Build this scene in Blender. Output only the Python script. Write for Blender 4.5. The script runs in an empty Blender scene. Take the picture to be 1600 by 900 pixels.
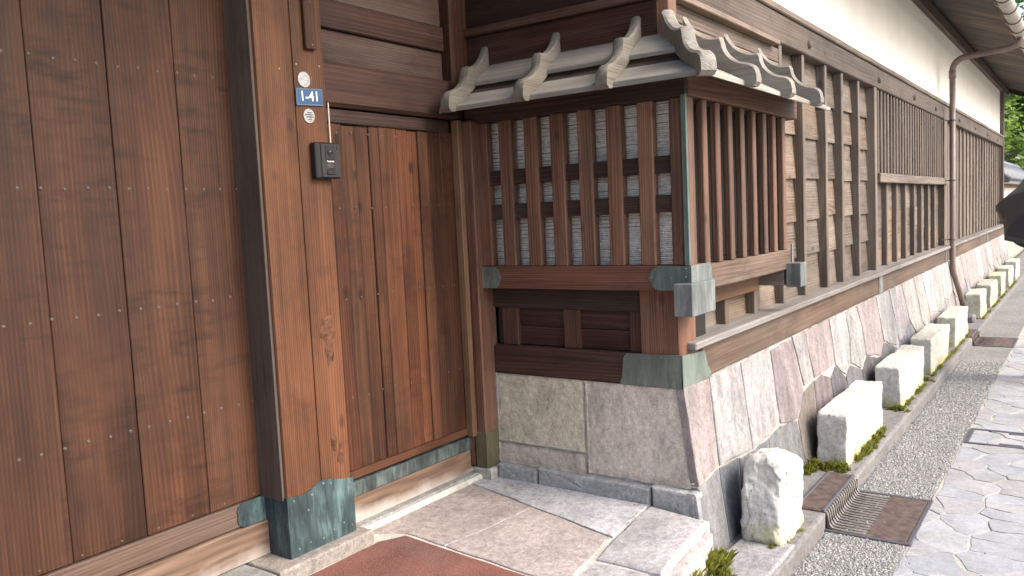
import bpy, bmesh, math, random
import numpy as np
from mathutils import Vector, Matrix, noise as mnoise
random.seed(7)
sc = bpy.context.scene
col = sc.collection

# ------------------------------------------------------------------ camera, sky, sun, exposure
H = 1.2
cd = bpy.data.cameras.new('camera'); cam = bpy.data.objects.new('camera', cd); col.objects.link(cam)
yaw, pitch, roll, fpx = math.radians(54.2494), math.radians(-4.9469), math.radians(-2.7166), 1271.716
fw = Vector((math.sin(yaw)*math.cos(pitch), math.cos(yaw)*math.cos(pitch), math.sin(pitch)))
rt = Vector((math.cos(yaw), -math.sin(yaw), 0)); up = rt.cross(fw)
r2 = math.cos(roll)*rt + math.sin(roll)*up
u2 = -math.sin(roll)*rt + math.cos(roll)*up
m = Matrix((r2, u2, -fw)).transposed().to_4x4(); m.translation = (0, 0, H)
cam.matrix_world = m
cd.sensor_width = 36; cd.lens = fpx/1600*36; cd.clip_start = .05; cd.clip_end = 3000
sc.camera = cam

SUN_EL, SUN_AZ = math.radians(42), math.radians(168)      # azimuth from +Y (north) clockwise towards +X
wd = bpy.data.worlds.new('World'); sc.world = wd; wd.use_nodes = True
wn = wd.node_tree; bg = wn.nodes['Background']
sky = wn.nodes.new('ShaderNodeTexSky'); sky.sky_type = 'NISHITA'; sky.sun_disc = False
sky.sun_elevation = SUN_EL; sky.sun_rotation = SUN_AZ; sky.air_density = 1.0; sky.dust_density = 4.0; sky.ozone_density = 1.0
wn.links.new(sky.outputs[0], bg.inputs[0]); bg.inputs[1].default_value = 0.15
sd = bpy.data.lights.new('sun', 'SUN'); sun = bpy.data.objects.new('sun', sd); col.objects.link(sun)
sd.energy = 0.85; sd.angle = math.radians(28); sd.color = (1.0, .95, .88)
sdir = Vector((math.sin(SUN_AZ)*math.cos(SUN_EL), math.cos(SUN_AZ)*math.cos(SUN_EL), math.sin(SUN_EL)))
sun.rotation_euler = sdir.to_track_quat('Z', 'Y').to_euler()
vs = sc.view_settings
vs.view_transform = 'Standard'; vs.look = 'None'; vs.gamma = 1; vs.exposure = 1.7; vs.use_curve_mapping = False
cy = sc.cycles; cy.max_bounces = 5; cy.diffuse_bounces = 3; cy.glossy_bounces = 2; cy.transmission_bounces = 2; cy.caustics_reflective = False; cy.caustics_refractive = False

# ------------------------------------------------------------------ helpers
WL = {}
def link(o, parent=None, loc=(0, 0, 0)):
    col.objects.link(o)
    loc = Vector(loc); WL[o.name] = loc
    if parent is not None:
        o.parent = parent; o.location = loc - WL[parent.name]
    else:
        o.location = loc
    return o
def tag(o, label=None, cat=None, group=None, kind=None):
    if label: o['label'] = label
    if cat: o['category'] = cat
    if group: o['group'] = group
    if kind: o['kind'] = kind
    return o
def empty(name, loc, label, cat, group=None):
    o = bpy.data.objects.new(name, None); o.empty_display_size = .1
    link(o, None, loc); return tag(o, label, cat, group)
def mesh_obj(name, verts, faces, mat, parent=None, loc=None, smooth=False, color=None):
    vs_ = [Vector(v) for v in verts]
    if loc is None:
        loc = sum(vs_, Vector())/len(vs_)
    loc = Vector(loc)
    me = bpy.data.meshes.new(name); me.from_pydata([tuple(v-loc) for v in vs_], [], faces); me.update()
    me.materials.append(M[mat])
    if smooth: me.shade_smooth()
    o = bpy.data.objects.new(name, me)
    if color: o.color = (*color, 1)
    return link(o, parent, loc)
def bm_obj(name, bm, mat, parent=None, loc=None, smooth=False, color=None):
    bmesh.ops.recalc_face_normals(bm, faces=bm.faces)
    if loc is None:
        n = len(bm.verts); loc = sum((v.co for v in bm.verts), Vector())/max(n, 1)
    loc = Vector(loc)
    bmesh.ops.translate(bm, verts=bm.verts, vec=-loc)
    me = bpy.data.meshes.new(name); bm.to_mesh(me); bm.free()
    me.materials.append(M[mat])
    if smooth: me.shade_smooth()
    o = bpy.data.objects.new(name, me)
    if color: o.color = (*color, 1)
    return link(o, parent, loc)
def bm_box(bm, x0, x1, y0, y1, z0, z1, bev=.004, seg=1):
    b2 = bmesh.new()
    bmesh.ops.create_cube(b2, size=1)
    for v in b2.verts:
        v.co = Vector((x0 if v.co.x < 0 else x1, y0 if v.co.y < 0 else y1, z0 if v.co.z < 0 else z1))
    if bev:
        bv = min(bev, .45*min(abs(x1-x0), abs(y1-y0), abs(z1-z0)))
        bmesh.ops.bevel(b2, geom=b2.edges[:], offset=bv, segments=seg, affect='EDGES', profile=.6)
    tmp = bpy.data.meshes.new('t'); b2.to_mesh(tmp); b2.free(); bm.from_mesh(tmp); bpy.data.meshes.remove(tmp)
    return bm
def box(name, x, y, z, mat, parent=None, bev=.004, color=None):
    bm = bmesh.new(); bm_box(bm, x[0], x[1], y[0], y[1], z[0], z[1], bev)
    return bm_obj(name, bm, mat, parent, ((x[0]+x[1])/2, (y[0]+y[1])/2, (z[0]+z[1])/2), color=color)
def wobble_box(name, x, y, z, mat, parent, axis, n=10, amp=.002, bev=.004, color=None, seed=0):
    """a long beam whose edges wander a little, as hand-cut timber does"""
    bm = bmesh.new(); bm_box(bm, x[0], x[1], y[0], y[1], z[0], z[1], bev)
    lim = (x, y, z)[axis]; no = Vector((0, 0, 0)); no[axis] = 1
    for k in range(1, n):
        co = Vector((0, 0, 0)); co[axis] = lim[0]+(lim[1]-lim[0])*k/n
        bmesh.ops.bisect_plane(bm, geom=bm.verts[:]+bm.edges[:]+bm.faces[:], plane_co=co, plane_no=no)
    for v in bm.verts:
        q = v.co*3.0+Vector((seed*7.1, seed*3.3, 0)); d = mnoise.noise_vector(q)*amp; d[axis] = 0; v.co += d
    return bm_obj(name, bm, mat, parent, color=color)
def cyl_path(bm, pts, r, n=10, cap=True):
    pts = [Vector(p) for p in pts]; rings = []
    rr = r if isinstance(r, (list, tuple)) else [r]*len(pts)
    for i, p in enumerate(pts):
        d = (pts[min(i+1, len(pts)-1)]-pts[max(i-1, 0)]).normalized()
        a = d.orthogonal().normalized() if i == 0 else (a - d*a.dot(d)).normalized()
        b = d.cross(a)
        rings.append([bm.verts.new(p+(a*math.cos(2*math.pi*k/n)+b*math.sin(2*math.pi*k/n))*rr[i]) for k in range(n)])
    for i in range(len(rings)-1):
        for k in range(n):
            bm.faces.new((rings[i][k], rings[i][(k+1) % n], rings[i+1][(k+1) % n], rings[i+1][k]))
    if cap:
        bm.faces.new(rings[0][::-1]); bm.faces.new(rings[-1])
def prism(name, poly, thick, fn, mat, parent=None, bev=.006, color=None, jag=0, step=.05, relief=0, smooth=False, seed=0):
    """poly: 2-d outline; fn(u,v,d) -> world point, d = height above the wall/ground plane. Rounded front edge and uneven face."""
    rnd = random.Random(seed); P = []
    n = len(poly)
    for i in range(n):
        a = Vector(poly[i]); b = Vector(poly[(i+1) % n]); L = (b-a).length; k = max(1, int(L/step))
        for j in range(k):
            p = a.lerp(b, j/k)
            if jag:
                nv = mnoise.noise_vector(Vector((p.x*9, p.y*9, seed*1.7))); w = 1 if j else .4
                p = p+Vector((nv.x, nv.y))*jag*w
            P.append(p)
    c = sum(P, Vector((0, 0)))/len(P)
    R = max((p-c).length for p in P)
    def ins(p, d):
        q = c-p; L = q.length
        return p+q*min(.45, d/max(L, 1e-5))
    rings = [[fn(p.x, p.y, 0) for p in P], [fn(p.x, p.y, thick-bev) for p in P]]
    rings.append([fn(*ins(p, bev*.35), thick-bev*.3) for p in P])
    rings.append([fn(*ins(p, bev*1.2), thick) for p in P])
    for s in (.66, .33):
        rings.append([fn(*(c+(p-c)*s), thick+(mnoise.noise(Vector((p.x*14, p.y*14, s*9+seed)))*relief)) for p in P])
    V = [v for r in rings for v in r]; m_ = len(P); F = []
    for i in range(len(rings)-1):
        for k in range(m_):
            F.append((i*m_+k, i*m_+(k+1) % m_, (i+1)*m_+(k+1) % m_, (i+1)*m_+k))
    V.append(fn(c.x, c.y, thick+relief*.3)); q = len(V)-1
    for k in range(m_): F.append(((len(rings)-1)*m_+k, (len(rings)-1)*m_+(k+1) % m_, q))
    bm = bmesh.new(); bv = [bm.verts.new(v) for v in V]
    for f in F:
        try: bm.faces.new([bv[i] for i in f])
        except ValueError: pass
    return bm_obj(name, bm, mat, parent, color=color, smooth=smooth)
def plate(name, poly, fn, t, mat, parent, color=None):
    """flat sheet of thickness t cut to an outline"""
    n = len(poly); V = [fn(u, v, 0) for u, v in poly]+[fn(u, v, t) for u, v in poly]
    F = [tuple(range(n))[::-1], tuple(range(n, 2*n))]+[(i, (i+1) % n, n+(i+1) % n, n+i) for i in range(n)]
    bm = bmesh.new(); bv = [bm.verts.new(v) for v in V]
    for f in F: bm.faces.new([bv[i] for i in f])
    return bm_obj(name, bm, mat, parent, color=color)
def dome(bm, c, ax, r, h, n=8):
    c = Vector(c); ax = Vector(ax).normalized(); a = ax.orthogonal().normalized(); b = ax.cross(a); R = []
    for s, q in ((1, 0), (.92, .55), (.55, .9)):
        R.append([bm.verts.new(c+(a*math.cos(2*math.pi*k/n)+b*math.sin(2*math.pi*k/n))*r*s+ax*h*q) for k in range(n)])
    t = bm.verts.new(c+ax*h)
    for i in range(2):
        for k in range(n): bm.faces.new((R[i][k], R[i][(k+1) % n], R[i+1][(k+1) % n], R[i+1][k]))
    for k in range(n): bm.faces.new((R[2][k], R[2][(k+1) % n], t))
NAIL = {}
def nail(c, ax, r, h, mat, parent, name='nail'):
    key = (tuple(ax), r, h, mat)
    if key not in NAIL:
        bm = bmesh.new(); dome(bm, (0, 0, 0), ax, r, h); me = bpy.data.meshes.new(name); bm.to_mesh(me); bm.free()
        me.materials.append(M[mat]); me.shade_smooth(); NAIL[key] = me
    return link(bpy.data.objects.new(name, NAIL[key]), parent, c)
def text_mesh(s, size):
    cu = bpy.data.curves.new('t', 'FONT'); cu.body = s; cu.size = size; cu.extrude = .0004; cu.offset = size*.008; cu.align_x = 'CENTER'; cu.align_y = 'CENTER'
    o = bpy.data.objects.new('t', cu); col.objects.link(o)
    dg = bpy.context.evaluated_depsgraph_get(); me = bpy.data.meshes.new_from_object(o.evaluated_get(dg))
    bpy.data.objects.remove(o); bpy.data.curves.remove(cu); return me

# ------------------------------------------------------------------ materials
M = {}
class NT:
    def __init__(s, name):
        m_ = bpy.data.materials.new(name); m_.use_nodes = True; M[name] = m_
        s.t = m_.node_tree; s.b = s.t.nodes['Principled BSDF']; s.out = s.t.nodes['Material Output']
    def n(s, typ, **kw):
        x = s.t.nodes.new(typ)
        for k, v in kw.items(): setattr(x, k, v)
        return x
    def l(s, a, b): s.t.links.new(a, b)
    def val(s, x, sock):
        if hasattr(x, 'links'): s.l(x, sock)
        else: sock.default_value = x
    def math(s, op, a, b=0., c=None):
        x = s.n('ShaderNodeMath', operation=op); s.val(a, x.inputs[0]); s.val(b, x.inputs[1])
        if c is not None: s.val(c, x.inputs[2])
        return x.outputs[0]
    def noise(s, v, sc_, det=4, rough=.55, dist=0):
        x = s.n('ShaderNodeTexNoise'); s.l(v, x.inputs['Vector']); x.inputs['Scale'].default_value = sc_
        x.inputs['Detail'].default_value = det; x.inputs['Roughness'].default_value = rough; x.inputs['Distortion'].default_value = dist
        return x.outputs[0]
    def ramp(s, f, stops):
        x = s.n('ShaderNodeValToRGB'); s.val(f, x.inputs[0]); e = x.color_ramp.elements
        while len(e) < len(stops): e.new(.5)
        for i, (p, c) in enumerate(stops):
            e[i].position = p; e[i].color = (*(c if isinstance(c, (tuple, list)) else (c, c, c)), 1)
        return x.outputs[0]
    def mix(s, f, a, b, mode='MIX'):
        x = s.n('ShaderNodeMix', data_type='RGBA', blend_type=mode); s.val(f, x.inputs[0])
        for v, k in ((a, 6), (b, 7)):
            if hasattr(v, 'links'): s.l(v, x.inputs[k])
            else: x.inputs[k].default_value = (*v, 1)
        return x.outputs[2]
    def bump(s, h, st, d=.01):
        x = s.n('ShaderNodeBump'); x.inputs['Strength'].default_value = st; x.inputs['Distance'].default_value = d
        s.l(h, x.inputs['Height']); s.l(x.outputs[0], s.b.inputs['Normal'])
    def coords(s, vec=None):
        tc = s.n('ShaderNodeTexCoord'); oi = s.n('ShaderNodeObjectInfo')
        off = s.n('ShaderNodeVectorMath', operation='SCALE'); off.inputs[0].default_value = (37.1, 91.7, 53.3); s.l(oi.outputs['Random'], off.inputs['Scale'])
        ad = s.n('ShaderNodeVectorMath', operation='ADD'); s.l(tc.outputs['Object'], ad.inputs[0]); s.l(off.outputs[0], ad.inputs[1])
        s.oi = oi; s.tc = tc; return ad.outputs[0]
    def scaled(s, v, sc_):
        x = s.n('ShaderNodeVectorMath', operation='MULTIPLY'); s.l(v, x.inputs[0]); x.inputs[1].default_value = sc_
        return x.outputs[0]
def wood(name, dark, mid, light, axis, grey=.3, greycol=(.2, .18, .16), rough=.62, bump=.35, freq=520, var=.3, blot=.45, knots=.0, ringamt=.12, chatter=0.):
    t = NT(name); v = t.coords()
    def stretch(k):
        st = [1, 1, 1]; st[axis] = k; return t.scaled(v, tuple(st))
    vs1 = stretch(.022); vs2 = stretch(.10)
    field = t.noise(vs2, 3.2, 2, .5)
    dv = [1, 1, 1]; dv[axis] = 0
    dp = t.n('ShaderNodeVectorMath', operation='DOT_PRODUCT'); t.l(v, dp.inputs[0]); dp.inputs[1].default_value = tuple(dv)
    r2_ = t.math('FRACT', t.math('MULTIPLY', t.oi.outputs['Random'], 17.3))
    amp = t.math('MULTIPLY_ADD', r2_, 110., 20.)
    ph = t.math('MULTIPLY_ADD', dp.outputs['Value'], t.math('MULTIPLY_ADD', t.oi.outputs['Random'], freq*.9, freq*.45), t.math('MULTIPLY', field, amp))
    rings = t.math('MULTIPLY_ADD', t.math('SINE', ph), .5, .5); rings = t.math('MULTIPLY', rings, rings)
    fib = t.noise(vs1, 110, 3, .7)
    broad = t.noise(stretch(.05), 10, 3, .6)
    g = t.math('ADD', t.math('MULTIPLY', fib, .42), t.math('MULTIPLY_ADD', broad, .53, t.math('MULTIPLY', rings, ringamt)))
    c = t.ramp(g, [(.34, dark), (.53, mid), (.74, light)])
    blotn = t.noise(stretch(.3), 4.2, 5, .65)
    wm = t.ramp(t.math('ADD', t.math('MULTIPLY', blotn, .65), t.math('MULTIPLY', fib, .35)), [(.44, 0.), (.64, 1.)])
    c = t.mix(t.math('MULTIPLY', wm, grey), c, greycol)
    # dark damp blotches
    dm = t.ramp(t.noise(stretch(.55), 7., 5, .7), [(.5, 0.), (.72, 1.)])
    c = t.mix(t.math('MULTIPLY', dm, blot), c, tuple(x*.6 for x in dark))
    if chatter:
        cm = t.math('MULTIPLY', t.ramp(t.noise(stretch(4.), 6.5, 4, .6), [(.48, 0.), (.66, 1.)]), t.ramp(t.noise(v, 2.6, 3, .6), [(.47, 0.), (.62, 1.)]))
        c = t.mix(t.math('MULTIPLY', cm, chatter), c, tuple(x*.5 for x in dark))
        fm = t.ramp(t.noise(stretch(.6), 3.1, 4, .6), [(.52, 0.), (.72, 1.)])
        c = t.mix(t.math('MULTIPLY', fm, .55), c, tuple(x*.9 for x in light))
    if knots:
        vo = t.n('ShaderNodeTexVoronoi'); t.l(stretch(.6), vo.inputs['Vector']); vo.inputs['Scale'].default_value = 7
        km = t.ramp(t.math('MULTIPLY_ADD', fib, .05, vo.outputs['Distance']), [(.09, 1.), (.16, 0.)])
        c = t.mix(t.math('MULTIPLY', km, knots), c, tuple(x*.4 for x in dark))
    rv = t.math('MULTIPLY_ADD', t.oi.outputs['Random'], var, 1-var*.5)
    rv = t.math('MULTIPLY', rv, t.math('MULTIPLY_ADD', t.noise(stretch(.5), 1.7, 3, .55), 1.1, .45))
    c = t.mix(1., c, rv, 'MULTIPLY'); c = t.mix(1., c, t.oi.outputs['Color'], 'MULTIPLY')
    t.l(c, t.b.inputs['Base Color'])
    t.l(t.math('MULTIPLY_ADD', fib, .25, rough-.1), t.b.inputs['Roughness'])
    t.b.inputs['Specular IOR Level'].default_value = .3
    t.bump(t.math('MULTIPLY_ADD', rings, .35, fib), bump, .004)
DK = (.012, .009, .009)
def wood3(name, dark, mid, light, **kw):
    for i, a in enumerate('xyz'): wood(name+'_'+a, dark, mid, light, i, **kw)
wood3('door', (.0175, .0063, .0033), (.045, .0165, .0076), (.092, .037, .0178), grey=.3, greycol=(.056, .031, .021), chatter=.7, var=.4)
wood3('post', (.037, .0138, .0064), (.089, .0335, .0145), (.158, .066, .031), grey=.35, greycol=(.07, .038, .022), knots=.5, chatter=.35)
wood3('jamb', (.03, .022, .018), (.068, .05, .041), (.125, .096, .08), grey=.5, greycol=(.07, .06, .055))
wood3('wicket', (.023, .0081, .0041), (.066, .023, .0105), (.14, .055, .026), grey=.32, greycol=(.066, .037, .023), knots=.7, chatter=.5, var=.5)
wood3('darkwood', (.017, .0095, .0075), (.041, .021, .0155), (.08, .046, .036), grey=.4, greycol=(.075, .06, .052))
wood3('lattice', (.058, .026, .017), (.145, .072, .046), (.25, .138, .092), grey=.3, greycol=(.15, .105, .08), knots=.5)
wood3('straw', (.11, .06, .032), (.19, .108, .06), (.27, .165, .1), grey=.3, greycol=(.2, .14, .09))
wood3('grey', (.12, .108, .092), (.21, .195, .168), (.31, .295, .265), grey=.4, greycol=(.27, .26, .24), blot=.18, ringamt=.02)
wood3('street', (.066, .049, .038), (.143, .112, .091), (.24, .2, .167), grey=.5, greycol=(.145, .122, .104), blot=.45, knots=.6)
wood3('board', (.058, .044, .034), (.135, .106, .086), (.24, .198, .163), grey=.5, greycol=(.19, .165, .142), var=.5, blot=.55, knots=.6)
wood3('sill', (.07, .044, .03), (.15, .104, .076), (.25, .19, .148), grey=.5, greycol=(.2, .172, .152), blot=.5, ringamt=.05)
wood3('ledge', (.12, .102, .09), (.205, .183, .168), (.3, .28, .265), grey=.55, greycol=(.29, .28, .275), blot=.15)
wood3('soffit', (.02, .014, .011), (.045, .03, .023), (.09, .063, .045), grey=.2)
def bleached_sill():
    t = NT('bleached'); v = t.coords()
    vs1 = t.scaled(v, (.06, 1, 1)); fld = t.noise(t.scaled(v, (.14, 1, 1)), 4.5, 2, .5)
    rings = t.math('MULTIPLY_ADD', t.math('SINE', t.math('MULTIPLY', fld, 130)), .5, .5)
    c = t.ramp(t.math('ADD', t.math('MULTIPLY', rings, .16), t.math('MULTIPLY', t.noise(vs1, 50, 4), .75)), [(.25, (.08, .046, .03)), (.5, (.15, .093, .062)), (.8, (.22, .15, .11))])
    sp = t.n('ShaderNodeSeparateXYZ'); t.l(t.tc.outputs['Generated'], sp.inputs[0])
    f = t.math('ADD', t.math('SUBTRACT', .62, sp.outputs[2]), t.math('MULTIPLY', t.math('SUBTRACT', t.noise(v, 7, 5), .5), .9))
    f = t.math('ADD', f, t.math('MULTIPLY', t.math('SUBTRACT', .5, sp.outputs[0]), .35))
    c = t.mix(t.ramp(f, [(.1, 0.), (.6, .9)]), c, (.4, .365, .335))
    t.l(c, t.b.inputs['Base Color']); t.b.inputs['Roughness'].default_value = .8
    t.bump(t.noise(vs1, 60, 4), .3, .003)
bleached_sill()

def stone(name, rough=.85, bump=.5, sc_=1., speck=.5, lichen=0, lcol=(.42, .4, .1), pits=0., dirt=.35, veins=0., cloud=.2, bd=.012, tint=True, base=(.4, .38, .36)):
    t = NT(name); v = t.coords()
    b = t.oi.outputs['Color'] if tint else None
    n1 = t.noise(v, 5*sc_, 8, .62); n2 = t.noise(v, 38*sc_, 6, .7); n3 = t.noise(v, 150*sc_, 3, .6)
    c = t.ramp(n1, [(.3, 1-cloud), (.5, 1.), (.72, 1+cloud*.7)])
    c = t.mix(1., c, b if tint else base, 'MULTIPLY')
    c = t.mix(speck, c, t.ramp(n2, [(.32, .5), (.5, 1.), (.68, 1.45)]), 'MULTIPLY')
    c = t.mix(speck*.8, c, t.ramp(n3, [(.3, .6), (.5, 1.), (.72, 1.5)]), 'MULTIPLY')
    st = t.ramp(t.noise(t.scaled(v, (1, 1, .6)), 2.7*sc_, 7, .7), [(.5, 0.), (.75, 1.)])
    c = t.mix(t.math('MULTIPLY', st, dirt), c, (.1, .1, .1))
    if veins:
        vn = t.noise(t.scaled(v, (1.6, 1.6, .25)), 9, 6, .7)
        c = t.mix(veins, c, t.ramp(vn, [(.36, .6), (.5, 1.), (.64, 1.5)]), 'MULTIPLY')
    if lichen:
        sp = t.n('ShaderNodeSeparateXYZ'); t.l(t.tc.outputs['Generated'], sp.inputs[0])
        f = t.math('ADD', t.math('SUBTRACT', .36, sp.outputs[2]), t.math('MULTIPLY', t.math('SUBTRACT', t.noise(v, 9, 6, .65), .5), 1.5))
        c = t.mix(t.ramp(f, [(.08, 0.), (.45, lichen)]), c, lcol)
    h = t.math('ADD', t.math('MULTIPLY', n1, .5), t.math('ADD', t.math('MULTIPLY', n2, .35), t.math('MULTIPLY', n3, .12)))
    if pits:
        vo = t.n('ShaderNodeTexVoronoi'); t.l(v, vo.inputs['Vector']); vo.inputs['Scale'].default_value = 34
        pm = t.ramp(t.math('ADD', vo.outputs['Distance'], t.math('MULTIPLY', n2, .25)), [(.2, 1.), (.3, 0.)])
        pm = t.math('MULTIPLY', pm, t.ramp(t.noise(v, 12, 3), [(.42, 0.), (.52, 1.)]))
        c = t.mix(t.math('MULTIPLY', pm, pits), c, (.12, .1, .08)); h = t.math('SUBTRACT', h, t.math('MULTIPLY', pm, .35))
    t.l(c, t.b.inputs['Base Color']); t.b.inputs['Roughness'].default_value = rough; t.b.inputs['Specular IOR Level'].default_value = .25
    t.bump(h, bump, bd)
stone('ashlar', bump=1., sc_=1.1, speck=.5, dirt=.38, cloud=.26, bd=.022)
stone('wallstone', bump=.7, speck=.5, veins=.5, dirt=.35, bd=.018)
stone('block', bump=.9, sc_=1.3, speck=.42, bd=.018, lichen=.85, lcol=(.36, .32, .06), pits=.9, dirt=.12)
stone('roughblock', bump=1., sc_=1.6, speck=.35, lichen=.5, pits=.5, dirt=.12)
stone('slab', bump=.55, speck=.65, dirt=.4, cloud=.28)
stone('flag', bump=.45, speck=.3, dirt=.2, rough=.75)
stone('mortar', bump=.4, speck=.5, tint=False, base=(.46, .44, .4))
stone('palemortar', bump=.4, speck=.4, tint=False, base=(.36, .345, .31), dirt=.2)
stone('concrete', bump=.5, speck=.6, tint=False, base=(.17, .16, .155), dirt=.4)
stone('earth', bump=.4, speck=.5, tint=False, base=(.16, .15, .13))
def red_granular():
    t = NT('red'); v = t.coords()
    n1 = t.noise(v, 4, 6); c = t.ramp(n1, [(.3, (.1, .034, .026)), (.55, (.16, .06, .046)), (.75, (.21, .1, .08))])
    vo = t.n('ShaderNodeTexVoronoi'); t.l(v, vo.inputs['Vector']); vo.inputs['Scale'].default_value = 130
    spk = t.ramp(t.noise(v, 170, 3, .6), [(.57, 0.), (.68, 1.)])
    c = t.mix(t.math('MULTIPLY', spk, .85), c, (.34, .21, .17))
    edge = t.ramp(t.noise(v, 2.2, 6, .65), [(.52, 0.), (.72, 1.)])
    c = t.mix(t.math('MULTIPLY', edge, .6), c, (.17, .12, .105))
    t.l(c, t.b.inputs['Base Color']); t.b.inputs['Roughness'].default_value = .9
    t.bump(t.noise(v, 120, 4, .7), .6, .004)
red_granular()
def gravelbed():
    t = NT('gravel'); v = t.coords()
    vo = t.n('ShaderNodeTexVoronoi'); t.l(v, vo.inputs['Vector']); vo.inputs['Scale'].default_value = 75
    c = t.ramp(vo.outputs['Color'], [(0., (.07, .07, .072)), (.4, (.15, .15, .143)), (.75, (.23, .225, .207)), (1., (.32, .31, .285))])
    c = t.mix(t.ramp(vo.outputs['Distance'], [(.35, 0.), (.6, .8)]), c, (.19, .184, .168))
    c = t.mix(.5, c, t.ramp(t.noise(v, 1.6, 6, .6), [(.35, .6), (.6, 1.1)]), 'MULTIPLY')
    t.l(c, t.b.inputs['Base Color']); t.b.inputs['Roughness'].default_value = .85
    t.bump(t.math('SUBTRACT', 1., vo.outputs['Distance']), .6, .006)
gravelbed()
def pebble_mat():
    t = NT('pebble'); at = t.n('ShaderNodeAttribute', attribute_name='pc')
    t.l(at.outputs['Color'], t.b.inputs['Base Color']); t.b.inputs['Roughness'].default_value = .6
pebble_mat()
def copper(name, dark, mid, light, axis=2, edge=.5, rough=.55):
    t = NT(name); v = t.coords(); st = [1, 1, 1]; st[axis] = .18; vs1 = t.scaled(v, tuple(st))
    a = t.noise(vs1, 16, 7, .7); b = t.noise(v, 6, 6, .6); d = t.noise(vs1, 60, 4, .6)
    c = t.ramp(t.math('ADD', t.math('MULTIPLY', a, .45), t.math('ADD', t.math('MULTIPLY', b, .3), t.math('MULTIPLY', d, .25))), [(.38, dark), (.5, mid), (.63, light)])
    t.l(t.mix(1., c, t.oi.outputs['Color'], 'MULTIPLY'), t.b.inputs['Base Color'])
    t.b.inputs['Metallic'].default_value = .25; t.b.inputs['Roughness'].default_value = rough
    t.bump(t.math('ADD', t.math('MULTIPLY', b, .8), t.math('MULTIPLY', d, .2)), .35, .006)
copper('verdigris', (.012, .02, .024), (.042, .07, .077), (.15, .245, .245))
copper('olivecopper', (.075, .09, .077), (.132, .154, .133), (.21, .238, .21), rough=.5)
copper('palecopper', (.08, .09, .086), (.15, .165, .16), (.27, .285, .278), rough=.5)
def plain(name, colr, rough=.6, metal=0., n=0., sc_=20, bump=0., spec=.4):
    t = NT(name); v = t.coords(); c = t.mix(n, colr, t.ramp(t.noise(v, sc_, 5, .6), [(.3, .45), (.5, 1.), (.7, 1.5)]), 'MULTIPLY')
    t.l(c, t.b.inputs['Base Color']); t.b.inputs['Roughness'].default_value = rough; t.b.inputs['Metallic'].default_value = metal
    t.b.inputs['Specular IOR Level'].default_value = spec
    if bump: t.bump(t.noise(v, sc_*2, 4), bump, .004)
plain('nailmetal', (.095, .08, .074), .55, .3, .6, 300)
plain('plaster', (.85, .82, .76), .9, 0, .08, 3, .05, .1)
plain('paper', (.5, .47, .42), .9, 0, .15, 6)
plain('reed', (.8, .75, .7), .8, 0, .4, 60)
plain('cordmat', (.35, .32, .28), .8)
plain('blackvoid', (.012, .01, .009), .9, 0, .3)  # near-black painted in for the shade inside bay, house and drain
plain('pipe', (.19, .14, .12), .5, 0, .4, 8, .05)
plain('guttermetal', (.42, .4, .35), .5, .1, .35, 10)
plain('tile', (.13, .137, .147), .45, 0, .45, 9, .1)
plain('iron', (.095, .066, .056), .75, .15, .9, 22, .4)
plain('silt', (.2, .185, .165), .9, 0, .7, 30, .4)
plain('ironpale', (.16, .14, .128), .65, .2, .6, 18, .2)
plain('darkiron', (.09, .085, .1), .6, .3, .4, 25, .2)
plain('blackplastic', (.009, .009, .011), .38, 0, .1, 40, .04, .5)
plain('greyplastic', (.022, .021, .023), .45, 0, .1, 40)
plain('lens', (.01, .01, .012), .08, 0, 0, spec=.6)
plain('navy', (.02, .07, .17), .35, 0, .25, 15, 0, .5)
plain('white', (.78, .78, .76), .6, 0, .1)
plain('sticker', (.36, .36, .36), .5, .2, .75, 110)
plain('cable', (.62, .5, .44), .7)
plain('moss', (.14, .16, .018), .9, 0, .8, 45)
plain('mossdark', (.055, .075, .012), .9, 0, .8, 45)
plain('scar', (.105, .044, .024), .9, 0, 1., 55, .9)
plain('umbrellacloth', (.022, .024, .031), .45, 0, .2, 40, .05, .5)
plain('coat', (.016, .017, .02), .85, 0, .4, 30, .3)
plain('trousers', (.03, .032, .04), .9, 0, .3, 30)
plain('skin', (.5, .29, .2), .55, 0, .1)
plain('hair', (.015, .011, .009), .5, 0, .4, 60)
plain('shoe', (.02, .02, .02), .5)
plain('bark', (.09, .065, .045), .9, 0, .6, 12, .6)
def leafmat(name, a, b):
    t = NT(name); g = t.n('ShaderNodeNewGeometry'); c = t.ramp(g.outputs['Random Per Island'], [(0., a), (1., b)])
    t.l(c, t.b.inputs['Base Color']); t.b.inputs['Roughness'].default_value = .6
    tr = t.n('ShaderNodeBsdfTranslucent'); t.l(c, tr.inputs[0]); mx = t.n('ShaderNodeMixShader'); mx.inputs[0].default_value = .45
    t.l(t.b.outputs[0], mx.inputs[1]); t.l(tr.outputs[0], mx.inputs[2]); t.l(mx.outputs[0], t.out.inputs[0])
leafmat('leaf', (.07, .14, .02), (.24, .36, .055))
leafmat('leafdark', (.04, .09, .016), (.13, .22, .04))
leafmat('mossblade', (.07, .08, .01), (.27, .275, .04))

# ------------------------------------------------------------------ ground, street, gutter, kerb, platform
ZR, ZK = -.285, -.205
def sheet(name, x0, x1, y0, y1, z, mat, kind='structure'):
    o = mesh_obj(name, [(x0, y0, z), (x1, y0, z), (x1, y1, z), (x0, y1, z)], [(0, 1, 2, 3)], mat, None, (0, 0, z))
    return tag(o, kind=kind)
sheet('ground', -900, 900, -900, 900, -.30, 'earth')
paving = sheet('street_paving', -9, 45, -3.2, .64, ZR+.001, 'palemortar')
gutter = sheet('gravel_gutter', -9, 45, .64, .985, ZR, 'gravel')

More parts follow.
